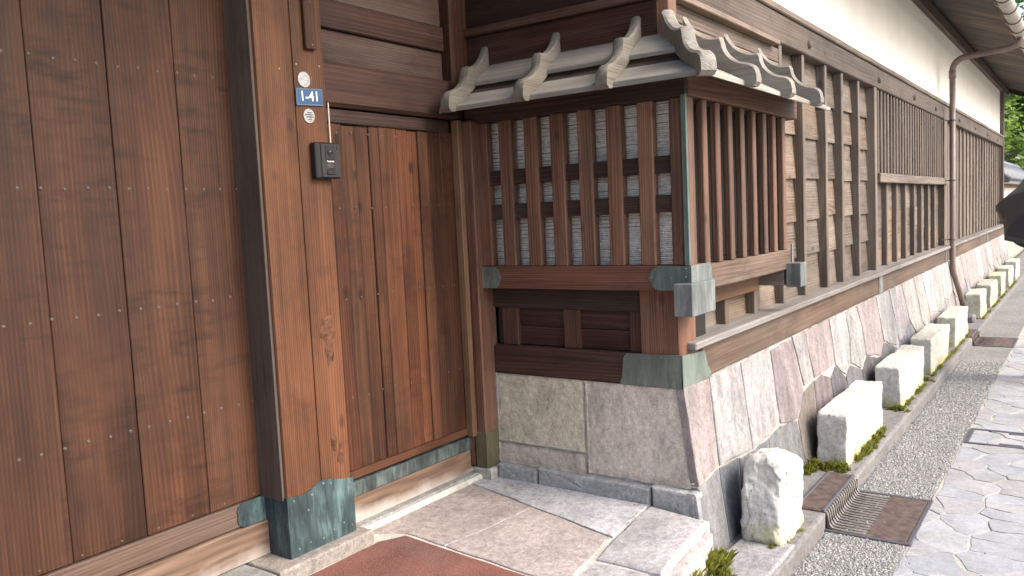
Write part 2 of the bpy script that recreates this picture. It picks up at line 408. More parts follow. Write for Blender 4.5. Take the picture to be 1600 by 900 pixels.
# flagstones: cells of a jittered grid
def clip(poly, p, q):
    mid = ((p[0]+q[0])/2, (p[1]+q[1])/2); nx, ny = q[0]-p[0], q[1]-p[1]; out = []
    for i in range(len(poly)):
        a, b = poly[i], poly[(i+1) % len(poly)]
        da = (a[0]-mid[0])*nx+(a[1]-mid[1])*ny; db = (b[0]-mid[0])*nx+(b[1]-mid[1])*ny
        if da <= 0: out.append(a)
        if (da < 0 < db) or (db < 0 < da):
            t_ = da/(da-db); out.append((a[0]+(b[0]-a[0])*t_, a[1]+(b[1]-a[1])*t_))
    return out
rnd = random.Random(11); seeds = []
dx, dy = .132, .27
for i in range(-2, 66):
    for j in range(-5, 4):
        seeds.append((2.5+dx*(i+.8*(rnd.random()-.5)), .47-dy*.5*(j % 2 == 99)+dy*(j-1+.5*((i) % 2)+.62*(rnd.random()-.5))+.02))
FLAG = [(.37, .385, .405), (.385, .395, .413), (.355, .372, .393), (.385, .38, .388), (.385, .39, .397), (.4, .405, .415), (.388, .377, .38)]
farstones = []
for k, s in enumerate(seeds):
    poly = [(s[0]-.5, s[1]-.6), (s[0]+.5, s[1]-.6), (s[0]+.5, s[1]+.6), (s[0]-.5, s[1]+.6)]
    for q in seeds:
        if q is not s and abs(q[0]-s[0]) < .6 and abs(q[1]-s[1]) < .9: poly = clip(poly, s, q)
        if not poly: break
    if len(poly) < 3: continue
    poly = [(x, min(y, .636)) for x, y in poly]
    poly = [p for i, p in enumerate(poly) if math.dist(p, poly[i-1]) > .012]
    ar = abs(sum(poly[i-1][0]*poly[i][1]-poly[i][0]*poly[i-1][1] for i in range(len(poly))))/2
    if len(poly) < 3 or ar < .006: continue
    cx = sum(p[0] for p in poly)/len(poly); cy = sum(p[1] for p in poly)/len(poly)
    if cx > 9.3 or cx < 2.6 or cy < -.66: continue
    g = rnd.uniform(.003, .006)
    poly = [(x+(cx-x)*min(.3, g/max(.02, math.dist((x, y), (cx, cy)))), y+(cy-y)*min(.3, g/max(.02, math.dist((x, y), (cx, cy))))) for x, y in poly]
    hz = rnd.uniform(-.0015, .003); c_ = rnd.choice(FLAG); f_ = rnd.uniform(.7, .82)
    prism('paving_stone', poly, .012, lambda u, v, d, hz=hz: Vector((u, v, ZR-.008+hz+d)), 'flag', paving, .003,
          tuple(x*f_ for x in c_), jag=.022, step=.04, relief=.0012, seed=k)
# pebbles of the exposed-aggregate gutter
def pebbles():
    r = np.random.default_rng(3); N = 24000
    x = 2.7+(r.random(N)**1.35)*5.6; y = .648+r.random(N)*.325
    rad = r.uniform(.003, .0062, N)*(1+(x-2.7)*.05)*np.where(r.random(N) < .06, 1.6, 1.)
    a = r.random(N)*6.283; el = r.uniform(.65, 1., N); hh = rad*r.uniform(.45, .8, N)
    n = 6; k = np.arange(n)*2*np.pi/n
    V = np.zeros((N, n*2+1, 3))
    for ring, (s, q) in enumerate(((1., -.15), (.72, .7))):
        lx = np.cos(k)[None]*rad[:, None]*s; ly = np.sin(k)[None]*(rad*el)[:, None]*s
        V[:, ring*n:(ring+1)*n, 0] = x[:, None]+lx*np.cos(a)[:, None]-ly*np.sin(a)[:, None]
        V[:, ring*n:(ring+1)*n, 1] = y[:, None]+lx*np.sin(a)[:, None]+ly*np.cos(a)[:, None]
        V[:, ring*n:(ring+1)*n, 2] = ZR+hh[:, None]*q
    V[:, -1, 0] = x; V[:, -1, 1] = y; V[:, -1, 2] = ZR+hh
    F = []
    for i in range(n):
        F.append((i, (i+1) % n, n+(i+1) % n)); F.append((i, n+(i+1) % n, n+i)); F.append((n+i, n+(i+1) % n, 2*n))
    F = np.array(F); nv = 2*n+1
    FF = (F[None]+(np.arange(N)*nv)[:, None, None]).reshape(-1, 3)
    me = bpy.data.meshes.new('pebbles'); me.vertices.add(N*nv); me.vertices.foreach_set('co', V.reshape(-1))
    me.loops.add(FF.size); me.loops.foreach_set('vertex_index', FF.reshape(-1).astype(np.int32))
    me.polygons.add(len(FF)); me.polygons.foreach_set('loop_start', np.arange(len(FF), dtype=np.int32)*3)
    me.update(calc_edges=True); me.validate()
    pal = np.array([(.10, .105, .11), (.2, .2, .19), (.34, .33, .3), (.46, .45, .41), (.3, .28, .24), (.55, .54, .5), (.16, .18, .2), (.26, .27, .25)])
    cc = (pal[r.integers(0, len(pal), N)]*.62+.095)*r.uniform(.6, .95, (N, 1))
    at = me.color_attributes.new('pc', 'FLOAT_COLOR', 'POINT')
    C4 = np.ones((N, nv, 4)); C4[:, :, :3] = cc[:, None]; at.data.foreach_set('color', C4.reshape(-1))
    me.materials.append(M['pebble']); me.shade_smooth()
    o = link(bpy.data.objects.new('pebbles', me)); tag(o, 'small grey and white pebbles set in the gutter strip', 'pebbles', kind='stuff')
pebbles()

# kerb: concrete step carrying the stone blocks
bm = bmesh.new()
prof = [(.985, -.3), (.982, ZK-.015), (.988, ZK-.004), (1.0, ZK), (1.4, ZK), (1.4, -.3)]
xs = [-6+i*.25 for i in range(0, 160)]
prev = None
for x in xs:
    cur = [bm.verts.new((x, y+(mnoise.noise(Vector((x*2, y*4, z*9)))*.006 if i in (1, 2, 3) else 0), z+(mnoise.noise(Vector((x*3, y*3, 5)))*.004 if i in (2, 3, 4) else 0))) for i, (y, z) in enumerate(prof)]
    if prev:
        for i in range(len(prof)-1): bm.faces.new((prev[i], cur[i], cur[i+1], prev[i+1]))
    prev = cur
kerb = tag(bm_obj('kerb', bm, 'concrete', None, (0, 1.1, ZK)), kind='structure')

# platform before the gate
plat = box('gate_platform', (-4, 2.9), (1.2, 2.6), (-.3, -.005), 'mortar', None, .003); tag(plat, kind='structure')
fz = lambda u, v, d: Vector((u, v, -.055+d))
def slab(poly, colr, top=0., mat='slab', seed=0, jag=.008, bev=.004, relief=.001):
    return prism('stone_slab', poly, .055+top, fz, mat, plat, bev, colr, jag=jag, step=.05, relief=relief, seed=seed)
slab([(2.575, 1.446), (2.935, 1.475), (2.95, 2.31), (2.822, 2.33)], (.35, .355, .37), .002, seed=1)
slab([(2.17, 1.40), (2.562, 1.45), (2.69, 1.885), (2.44, 1.905), (2.205, 1.945), (2.16, 1.54)], (.335, .29, .275), .001, seed=2)
slab([(2.207, 1.951), (2.442, 1.911), (2.694, 1.891), (2.812, 2.325), (2.14, 2.325), (2.226, 2.16)], (.32, .275, .26), 0., seed=3)
slab([(2.37, 1.155), (2.878, 1.198), (2.93, 1.466), (2.575, 1.438), (2.37, 1.40)], (.345, .33, .335), .004, seed=4, bev=.012)
slab([(1.6, 1.15), (2.355, 1.155), (2.355, 1.39), (2.16, 1.385), (1.6, 1.38)], (.36, .35, .35), .002, seed=5, bev=.012)
slab([(.5, 1.15), (1.59, 1.15), (1.59, 1.38), (.5, 1.38)], (.36, .34, .33), .002, seed=6, bev=.012)
slab([(-1.5, 1.395), (2.145, 1.395), (2.148, 1.54), (2.212, 2.15), (2.12, 2.2), (-1.5, 2.2)], (.4, .3, .28), -.001, 'red', seed=7, jag=.005)
prism('platform_face', [(-1.5, -.3), (2.6, -.3), (2.845, -.3), (2.85, -.03), (2.37, -.03), (-1.5, -.03)], .03,
      lambda u, v, d: Vector((u, 1.195-d+(v+.03)*.06-(2.85-u)*.08*(u > 2), v)), 'slab', plat, .01, (.36, .31, .3), jag=.006, step=.08, relief=.008, seed=9)
# gate sill stones
wob = dict(amp=.003)
sills = box('gate_sill', (-4, 3.05), (2.3, 2.75), (-.2, .02), 'mortar', None, .01); tag(sills, kind='structure')
def sstone(x0, x1, y0, z1, c_, s):
    prism('sill_stone', [(x0, y0), (x1, y0), (x1, 2.7), (x0, 2.7)], .1, lambda u, v, d: Vector((u, v, z1-.1+d)), 'slab', sills, .008, c_, jag=.004, step=.06, relief=.001, seed=s)
sstone(.9, 1.655, 2.215, .048, (.22, .22, .21), 1)
sstone(1.662, 2.098, 2.21, .05, (.25, .225, .2), 2)
sstone(2.104, 2.885, 2.315, .03, (.24, .243, .235), 3)
sstone(2.89, 3.04, 2.25, .05, (.38, .36, .32), 4)
sstone(-1.5, .894, 2.215, .048, (.3, .3, .3), 5)

# ------------------------------------------------------------------ stone base of the house
BAT = .133
def fst(u, v, d):      # street face, battered
    y0 = 1.33-BAT*(.487-v); n = Vector((0, -1, -BAT)).normalized() if False else Vector((0, -1, BAT*-1)).normalized()
    return Vector((u, y0, v))+Vector((0, -1, 0))*(d-.03)
base = empty('stone_base', (3.0, 1.4, ZK), 'battered base wall of pale and pink stones carrying the dark timber house', 'stone wall')
bm = bmesh.new()
vsb = [(2.986, 1.332, .484), (17.3, 1.332, .484), (17.3, 1.332-BAT*(.487-ZK+.1), ZK-.1), (2.986, 1.332-BAT*(.487-ZK+.1), ZK-.1), (2.986, 2.6, .484), (17.3, 2.6, .484), (17.3, 2.6, ZK-.1), (2.986, 2.6, ZK-.1)]
bv = [bm.verts.new(v) for v in vsb]
for f in ((0, 1, 2, 3), (0, 4, 5, 1), (1, 5, 6, 2), (3, 2, 6, 7), (0, 3, 7, 4), (4, 7, 6, 5)): bm.faces.new([bv[i] for i in f])
bm_obj('mortar_core', bm, 'palemortar', base)
SP = {
'S1':[(2.981,0.484),(3.236,0.484),(3.215,0.326),(3.211,0.191),(3.202,0.118),(2.981,0.093)],
'S2':[(3.248,0.484),(3.610,0.484),(3.604,0.327),(3.599,0.181),(3.598,0.085),(3.215,0.114),(3.222,0.244),(3.236,0.349)],
'S3':[(3.622,0.484),(4.028,0.484),(4.025,0.369),(4.014,0.242),(4.018,0.128),(3.832,0.086),(3.611,0.084),(3.612,0.192),(3.616,0.331)],
'S4':[(4.042,0.47),(4.396,0.472),(4.440,0.278),(4.466,0.177),(4.346,0.105),(4.291,0.068),(4.031,0.105),(4.028,0.224),(4.038,0.351)],
'S5':[(4.412,0.484),(4.630,0.484),(4.655,0.365),(4.673,0.218),(4.493,0.207),(4.456,0.324)],
'S6':[(4.642,0.484),(5.142,0.484),(5.150,0.344),(5.133,0.218),(4.843,0.212),(4.693,0.207),(4.668,0.344)],
'S7':[(5.160,0.484),(5.543,0.484),(5.558,0.303),(5.502,0.165),(5.351,0.109),(5.158,0.204),(5.164,0.342)],
'S8':[(5.557,0.484),(5.853,0.484),(5.921,0.338),(5.932,0.158),(5.765,0.078),(5.512,0.153),(5.573,0.301)],
'S9':[(5.870,0.484),(6.470,0.484),(6.490,0.332),(6.504,0.137),(6.344,0.067),(5.940,0.135),(5.938,0.312)],
'S10':[(6.488,0.484),(6.930,0.484),(6.979,0.295),(7.05,0.14),(6.920,0.049),(6.531,0.143)],
'D1':[(2.981,0.085),(3.196,0.109),(3.192,-0.047),(3.199,-0.25),(2.98,-0.25)],
'D2':[(3.212,0.108),(3.429,0.09),(3.363,-0.129),(3.346,-0.25),(3.212,-0.25)],
'D3':[(3.441,0.089),(3.604,0.075),(3.829,0.075),(3.783,-0.080),(3.737,-0.25),(3.362,-0.25)],
'D4':[(3.839,0.075),(4.027,0.096),(4.290,0.058),(4.313,-0.093),(4.307,-0.25),(3.755,-0.25)],
'D5':[(4.308,0.057),(4.477,0.170),(4.675,0.199),(4.631,0.043),(4.594,-0.25),(4.326,-0.25)],
'D6':[(4.687,0.197),(4.855,0.204),(5.008,0.150),(5.013,-0.041),(5.0,-0.25),(4.61,-.25)],
'D7':[(5.021,0.148),(5.154,0.196),(5.344,0.098),(5.36,-0.118),(5.37,-.25),(5.02,-0.25)],
'D8':[(5.358,0.095),(5.508,0.143),(5.767,0.067),(5.777,-0.078),(5.77,-.25),(5.39,-0.25)],
'D9':[(5.784,0.062),(5.952,0.125),(6.338,0.056),(6.436,-0.115),(6.43,-.25),(5.79,-0.25)],
'D10':[(6.356,0.056),(6.525,0.132),(6.919,0.040),(7.04,-0.080),(7.02,-.25),(6.45,-0.250)]}
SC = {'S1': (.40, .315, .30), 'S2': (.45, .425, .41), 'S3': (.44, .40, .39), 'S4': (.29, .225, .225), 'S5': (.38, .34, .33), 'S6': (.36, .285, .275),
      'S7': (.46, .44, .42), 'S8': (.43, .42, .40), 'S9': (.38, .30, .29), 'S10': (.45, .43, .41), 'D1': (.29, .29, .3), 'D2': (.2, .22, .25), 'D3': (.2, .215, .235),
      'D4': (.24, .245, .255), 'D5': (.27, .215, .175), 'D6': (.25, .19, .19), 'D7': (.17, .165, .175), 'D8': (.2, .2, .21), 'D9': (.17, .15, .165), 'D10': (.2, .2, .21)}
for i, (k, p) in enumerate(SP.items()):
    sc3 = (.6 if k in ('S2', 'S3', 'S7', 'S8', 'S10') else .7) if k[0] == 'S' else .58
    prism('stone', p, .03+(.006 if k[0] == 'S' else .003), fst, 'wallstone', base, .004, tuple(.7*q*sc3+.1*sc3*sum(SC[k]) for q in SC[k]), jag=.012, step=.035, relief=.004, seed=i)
rnd = random.Random(5); x = 6.95; PAL = [(.31, .295, .285), (.29, .27, .26), (.275, .235, .23), (.3, .29, .29), (.25, .235, .23), (.31, .285, .28), (.28, .275, .265)]
lean = .05; bx = x+.1; zb = .05
while x < 17.1:
    w = rnd.uniform(.3, .62); x2 = min(17.25, x+w); nb = x2+rnd.uniform(.0, .16); zn = rnd.uniform(.02, .2); mid = (bx+nb)/2
    zm = rnd.uniform(-.02, .1)
    prism('stone', [(x+.008, .484), (x2-.008, .484), (nb-.01, zn+.01), (mid, zm), (bx+.008, zb+.01)], .036, fst, 'wallstone', base, .004, rnd.choice(PAL), jag=.014, step=.06, relief=.004, seed=int(x*50))
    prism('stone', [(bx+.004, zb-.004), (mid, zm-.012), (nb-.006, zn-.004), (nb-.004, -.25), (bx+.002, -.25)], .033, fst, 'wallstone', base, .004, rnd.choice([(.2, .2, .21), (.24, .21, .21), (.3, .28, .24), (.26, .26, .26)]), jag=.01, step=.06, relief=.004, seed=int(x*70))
    x, bx, zb = x2, nb, zn
# return wall: big tooled ashlars seen close
def ashlar(y0, y1, z0, z1, colr, seed, xf=2.98, batter=False, name='stone'):
    ny, nz = max(4, int(abs(y1-y0)/.012)), max(4, int((z1-z0)/.012)); V = []; F = []
    for j in range(nz+1):
        for i in range(ny+1):
            a, b = i/ny, j/nz; z = z0+(z1-z0)*b
            ye = y1 if not batter else 1.334-BAT*(.487-z)
            y = y0+(ye-y0)*a
            e = min(a*ny, (1-a)*ny if not batter else 9, b*nz, (1-b)*nz); ed = .004 if e < .5 else (.0012 if e < 1.5 else 0)
            q = Vector((seed*3.1, y*1., z*1.))
            dd = mnoise.fractal(q*11, 1, 2, 5)*.003+mnoise.fractal(q*48, 1, 2, 3)*.003
            yy = y; zz = z
            if i in (0, ny) and not (batter and i == ny): yy += mnoise.noise(Vector((seed, z*12, i)))*.0025
            if j in (0, nz): zz += mnoise.noise(Vector((seed, y*9, j+5)))*.003
            V.append((xf+ed-dd, yy, zz))
    for j in range(nz):
        for i in range(ny):
            a = j*(ny+1)+i; F.append((a, a+1, a+ny+2, a+ny+1))
    b0 = len(V); per = [i for i in range(ny+1)]+[j*(ny+1)+ny for j in range(1, nz+1)]+[nz*(ny+1)+i for i in range(ny-1, -1, -1)]+[j*(ny+1) for j in range(nz-1, 0, -1)]
    for p in per: V.append((3.02, V[p][1], V[p][2]))
    for k in range(len(per)): F.append((per[k], per[(k+1) % len(per)], b0+(k+1) % len(per), b0+k))
    o = mesh_obj(name, V, F, 'ashlar', base, smooth=True, color=colr); return o
ashlar(2.262, 1.788, .166, .483, (.53, .475, .37), 1)
ashlar(2.262, 1.788, .066, .160, (.5, .44, .375), 2, 2.975)
ashlar(1.782, 1.3, .078, .483, (.55, .48, .41), 3, batter=True)
def plinth(y0, y1, z1, colr, s):
    prism('plinth_stone', [(y0, -.05), (y1, -.05), (y1, z1), (y0, z1+.006)], .062, lambda u, v, d: Vector((3.0-d, u, v)), 'ashlar', base, .01, colr, jag=.004, step=.04, relief=.004, seed=s)
plinth(2.245, 2.03, .062, (.32, .325, .315), 1); plinth(2.022, 1.472, .066, (.33, .335, .33), 2); plinth(1.464, 1.268, .074, (.35, .35, .345), 3)
prism('stone', [(2.94, -.28), (2.979, -.28), (2.979, .078), (2.94, .074)], .034, fst, 'ashlar', base, .008, (.29, .29, .3), jag=.003, step=.05, relief=.004, seed=31)

# ------------------------------------------------------------------ the gate
gate = empty('timber_gate', (1.9, 2.4, .05), 'brown timber gate with studded plank door, thick post and wicket door', 'gate')
# big post in two flakes with the drying crack between them
bm = bmesh.new()
bm_box(bm, 1.757, 1.912, 2.265, 2.56, .05, 2.75, .009, 2); bm_box(bm, 1.915, 2.055, 2.267, 2.56, .05, 2.75, .006, 2)
bm_box(bm, 1.9, 1.93, 2.275, 2.55, .06, 2.74, 0)
post = bm_obj('gate_post', bm, 'post_z', gate)
ft = lambda u, v, d: Vector((u, 2.265-d, v))
top = [(1.757, .268), (1.773, .268), (1.81, .262), (1.845, .264), (1.872, .274), (1.89, .284), (1.915, .289), (1.96, .279), (2.0, .266), (2.03, .262), (2.052, .256), (2.059, .262)]
plate('copper_sheath', [(1.753, .051), (2.059, .051)]+top[::-1], ft, .005, 'verdigris', post)
plate('copper_sheath', [(2.2605, .051), (2.41, .051), (2.41, .268), (2.34, .275), (2.2605, .268)], lambda u, v, d: Vector((1.757-d, u, v)), .005, 'verdigris', post)
rnd = random.Random(2)
for x_, z_ in ((1.79, .075), (1.84, .082), (1.9, .076), (1.95, .09), (2.0, .1), (2.04, .078), (1.78, .25), (1.915, .275), (1.86, .25), (2.04, .24), (1.95, .265), (1.84, .2)):
    nail((x_, 2.26, z_), (0, -1, 0), .0045, .002, 'palecopper', post, 'rivet')
def scar(x0, z0, w, h, s):
    r_ = random.Random(s); bm = bmesh.new()
    n = 14; rings = []
    for q in (1., .75, .45, .2):
        rings.append([bm.verts.new((x0+math.cos(k*6.283/n)*w*q*(1+1.0*mnoise.noise(Vector((k*1.7, s*3.3, 0)))), 2.2655-(.007*(1-q*q))*(1+.6*r_.uniform(-1, 1)), z0+math.sin(k*6.283/n)*h*q*(1+.9*mnoise.noise(Vector((k*1.9, s*2.1, 3)))))) for k in range(n)])
    for i in range(3):
        for k in range(n): bm.faces.new((rings[i][k], rings[i][(k+1) % n], rings[i+1][(k+1) % n], rings[i+1][k]))
    bm.faces.new(rings[-1]); bm_obj('knot', bm, 'scar', post, smooth=True)
scar(1.99, .83, .03, .05, 1); scar(2.0, .76, .022, .07, 5); scar(1.985, .41, .018, .035, 2); scar(2.012, .36, .014, .04, 9)
box('door_jamb', (1.746, 1.758), (2.278, 2.402), (.258, 2.75), 'jamb_z', gate, .001)
# studded plank door
door = box('gate_door', (-1.4, 1.757), (2.428, 2.47), (.26, 2.75), 'darkwood_z', gate, .002)
tag(door, 'dark studded plank door left of the big post')
sx = [1.7565, 1.5445, 1.322, 1.0945]+[1.0945-.226*k for k in range(1, 12)]
for i in range(len(sx)-1):
    wobble_box('board', (sx[i+1]+.0012, sx[i]-.0012), (2.40+random.uniform(-.0015, .0015), 2.43), (.262, 2.75), 'door_z', door, 2, 8, .0008, .002, color=[(1, 1, 1), (1.12, 1.08, 1.02), (.95, .93, .92), (1.05, 1.1, 1.12)][i % 4], seed=i)
for z_ in (2.08, 1.71, 1.343, .972, .601):
    for k in range(-8, 12):
        xx = 1.038+.0645*k
        if xx < 1.75: nail((xx+random.uniform(-.004, .004), 2.3995, z_+random.uniform(-.003, .003)), (0, -1, 0), .0052, .0022, 'nailmetal', door)
for k in range(12): nail((1.72-.12*k, 2.3995, .275), (0, -1, 0), .004, .002, 'nailmetal', door)
wobble_box('sill_rail', (-1.4, 1.757), (2.388, 2.5), (.178, .258), 'sill_x', gate, 0, 16, .001, .004, color=(.6, .52, .5))
wobble_box('sill_beam', (-1.4, 1.757), (2.376, 2.5), (.05, .174), 'bleached', gate, 0, 16, .001, .004)
plate('copper_strap', [(1.757, .176), (1.757, .262), (1.66, .262), (1.642, .252), (1.636, .238), (1.64, .222), (1.636, .205), (1.642, .188), (1.66, .176)], lambda u, v, d: Vector((u, 2.388-d, v)), .004, 'verdigris', gate)
# wicket door
wk = box('wicket_door', (2.05, 2.9), (2.378, 2.41), (.2, 1.62), 'darkwood_z', gate, .002); tag(wk, 'small wicket door of narrow upright boards')
wx = [2.045, 2.135, 2.203, 2.277, 2.348, 2.403, 2.505, 2.576, 2.637, 2.70, 2.787, 2.872]
for i in range(len(wx)-1):
    wobble_box('board', (wx[i]+.001, wx[i+1]-.001), (2.36+random.uniform(-.003, .003), 2.38), (.238, 1.587+random.uniform(-.004, .006)), 'wicket_z', wk, 2, 8, .001, .003, color=random.choice([(1, 1, 1), (1.25, 1.15, 1.05), (.85, .85, .85), (1.1, 1., .95), (1.05, 1.1, 1.1)]), seed=40+i)
for z_ in (1.555, 1.268, .915, .525):
    for k in range(9):
        nail((2.17+.083*k+random.uniform(-.01, .01), 2.358, z_+random.uniform(-.006, .006)), (0, -1, 0), .0045, .002, 'nailmetal', wk)
box('bottom_rail', (2.06, 2.885), (2.352, 2.39), (.205, .238), 'post_x', wk, .003)
box('top_rail', (2.06, 2.84), (2.35, 2.39), (1.588, 1.642), 'darkwood_x', wk, .004)
o = box('threshold_strip', (2.055, 2.895), (2.345, 2.43), (.138, .196), 'verdigris', gate, .003, color=(1.1, .85, .8))
wobble_box('threshold_board', (2.055, 2.895), (2.352, 2.43), (.03, .137), 'bleached', gate, 0, 10, .001, .002)
wobble_box('header_beam', (2.055, 2.9), (2.325, 2.5), (1.648, 1.815), 'darkwood_x', gate, 0, 10, .002, .014, color=(1.2, .95, .88))
for i, (z0, z1, yy, c_) in enumerate(((1.818, 1.95, 2.40, (1.15, 1.2, 1.2)), (1.952, 2.06, 2.385, (1.3, 1.1, 1.)), (2.062, 2.19, 2.40, (1.5, 1.55, 1.5)), (2.192, 2.33, 2.39, (1.6, 1.5, 1.4)), (2.332, 2.6, 2.4, (1.2, 1.1, 1)))):
    wobble_box('transom_board', (2.055, 2.9), (yy, 2.46), (z0, z1), 'darkwood_x', gate, 0, 8, .001, .004, color=c_, seed=i)
# right-hand post, stop strip and jamb
wobble_box('gate_post', (2.875, 3.15), (2.335, 2.56), (.05, 2.75), 'wicket_z', gate, 2, 10, .0015, .012, color=(.8, .75, .75))
box('stop_strip', (2.862, 2.893), (2.318, 2.36), (.2, 1.645), 'straw_z', gate, .004)
jamb = wobble_box('jamb_post', (2.896, 3.02), (2.27, 2.333), (.05, 1.64), 'lattice_z', gate, 2, 10, .001, .006, color=(.8, .75, .75))
box('copper_sheath', (2.891, 3.03), (2.264, 2.333), (.052, .218), 'olivecopper', jamb, .003, color=(.8, .66, .42))
# unseen light block added behind the gate; its roof above, eave set for shade
box('back_wall', (-1.4, 3.2), (2.57, 2.66), (.0, 2.75), 'darkwood_x', gate, .005)
wobble_box('lintel_beam', (-1.4, 3.2), (2.25, 2.6), (2.75, 3.02), 'darkwood_x', gate, 0, 10, .002, .01)
roofp = [(.8, 2.92), (.8, 3.0), (2.9, 3.82), (4.6, 3.05), (4.6, 2.97), (2.9, 3.7)]
bm = bmesh.new(); A_ = [bm.verts.new((-2.2, y, z)) for y, z in roofp]; B_ = [bm.verts.new((2.62, y, z)) for y, z in roofp]
for i in range(6): bm.faces.new((A_[i], A_[(i+1) % 6], B_[(i+1) % 6], B_[i]))
bm.faces.new((A_[0], A_[1], A_[2], A_[5])); bm.faces.new((A_[2], A_[3], A_[4], A_[5])); bm.faces.new((B_[0], B_[5], B_[2], B_[1])); bm.faces.new((B_[2], B_[5], B_[4], B_[3]))
groof = bm_obj('gate_roof', bm, 'soffit_y', gate)
for k in range(11):
    xx = -2.05+k*.45
    mesh_obj('rafter', [(xx+a, y, z) for a in (0, .07) for y, z in ((.85, 2.84), (.85, 2.93), (2.88, 3.7), (2.88, 3.58))], [(0, 1, 2, 3), (7, 6, 5, 4), (0, 4, 5, 1), (1, 5, 6, 2), (2, 6, 7, 3), (3, 7, 4, 0)], 'darkwood_y', groof)

# things fixed to the post
pl = empty('address_plate', (1.974, 2.264, 1.657), 'blue enamel address plate reading 1-41 on the gate post', 'sign')
sl = .10
def fpl(u, v, d): return Vector((1.974+u, 2.264-d, 1.657+v+u*sl*.55))
plate('plate', [(-.06, -.03), (.06, -.03), (.06, .03), (-.06, .03)], fpl, .003, 'navy', pl)
b_ = .0585; h_ = .0285
for (a, b) in (((-b_, h_-.0018), (b_, h_)), ((-b_, -h_), (b_, -h_+.0018)), ((-b_, -h_), (-b_+.0018, h_)), ((b_-.0018, -h_), (b_, h_))):
    plate('border', [(a[0], a[1]), (b[0], a[1]), (b[0], b[1]), (a[0], b[1])], lambda u, v, d: fpl(u, v, d+.003), .0004, 'palecopper', pl)
me = text_mesh('1-41', .049); me.materials.append(M['white'])
o = bpy.data.objects.new('lettering', me); link(o, pl, fpl(0, .001, .0036)); o.rotation_euler = (math.radians(90), math.radians(-3), 0); o.scale = (1.0, 1.0, 1)
def disc(name, x_, z_, r_, label, marks):
    n = 24; V = [(x_, 2.2625, z_)]+[(x_+math.cos(k*6.283/n)*r_*(1+.02*math.sin(k*3)), 2.2635, z_+math.sin(k*6.283/n)*r_) for k in range(n)]+[(x_+math.cos(k*6.283/n)*r_, 2.2652, z_+math.sin(k*6.283/n)*r_) for k in range(n)]
    F = [(0, 1+k, 1+(k+1) % n) for k in range(n)]+[(1+k, 1+(k+1) % n, 1+n+(k+1) % n, 1+n+k) for k in range(n)]
    o_ = mesh_obj(name, V, F, 'sticker', None, (x_, 2.263, z_)); tag(o_, label, 'sticker')
    for (a, b, w, h) in marks:
        box('print', (x_+a-w/2, x_+a+w/2), (2.2613, 2.2622), (z_+b-h/2, z_+b+h/2), 'greyplastic', o_, 0)
    return o_
disc('round_sticker', 1.957, 1.716, .027, 'round silvery worn sticker above the blue address plate', [])
disc('round_sticker', 1.969, 1.591, .025, 'round silvery sticker with dark print lines below the blue address plate', [(-.002, .004, .034, .003), (.002, -.004, .03, .003), (0, .012, .02, .0025), (.002, -.013, .018, .0025)])
tg = wobble_box('wooden_plaque', (1.965, 2.015), (2.25, 2.266), (1.822, 2.25), 'door_z', None, 2, 6, .001, .003); tag(tg, 'long narrow dark wooden plaque nailed high on the gate post', 'plaque')
for z_ in (1.838, 1.985): nail((1.992, 2.2495, z_), (0, -1, 0), .004, .0025, 'straw_z', tg)
for i, (x_, z_, w_) in enumerate(((1.852, 1.742, 'left'), (1.927, 1.766, 'middle'), (2.03, 1.77, 'right'))):
    o = nail((x_, 2.2655, z_), (0, -1, 0), .0036, .003, 'sticker', None, 'pin'); tag(o, 'small white pin, %s of three above the stickers on the gate post' % w_, 'pin', 'white pins on the post')
ic = empty('door_intercom', (2.012, 2.25, 1.37), 'black video door intercom screwed to the gate post', 'intercom')
box('housing', (1.962, 2.074), (2.236, 2.266), (1.37, 1.498), 'blackplastic', ic, .004)
box('face_panel', (1.985, 2.071), (2.232, 2.237), (1.374, 1.494), 'greyplastic', ic, .002)
box('camera_window', (2.003, 2.047), (2.2295, 2.2325), (1.437, 1.486), 'blackplastic', ic, .001)
bm = bmesh.new(); cyl_path(bm, [(2.025, 2.2305, 1.463), (2.025, 2.2265, 1.463)], .012, 18); cb = bm_obj('lens_ring', bm, 'greyplastic', ic)
bm = bmesh.new(); dome(bm, (2.025, 2.2265, 1.463), (0, -1, 0), .008, .003, 16); bm_obj('lens', bm, 'lens', cb, smooth=True)
box('call_button', (2.006, 2.046), (2.228, 2.2325), (1.383, 1.402), 'blackplastic', ic, .002)
box('speaker_slot', (2.006, 2.046), (2.2305, 2.2325), (1.406, 1.424), 'lens', ic, .001)
box('indicator', (2.058, 2.06), (2.231, 2.2325), (1.472, 1.486), 'lens', ic, 0)
me = text_mesh('Panasonic', .0085); me.materials.append(M['white']); o = bpy.data.objects.new('lettering', me); link(o, ic, (2.025, 2.2312, 1.431)); o.rotation_euler = (math.radians(90), 0, 0)
bm = bmesh.new(); cyl_path(bm, [(2.0585, 2.262, 1.497), (2.0585, 2.262, 1.645)], .0026, 6); o = bm_obj('cable', bm, 'cable', None); tag(o, 'thin pale cable running up from the black intercom along the post edge', 'cable')

# ------------------------------------------------------------------ bay with lattice
bay = empty('lattice_bay', (3.5, 1.6, .484), 'projecting brown lattice bay with small board roof and copper-clad corners', 'bay window')
XF, YF = 2.93, 1.27
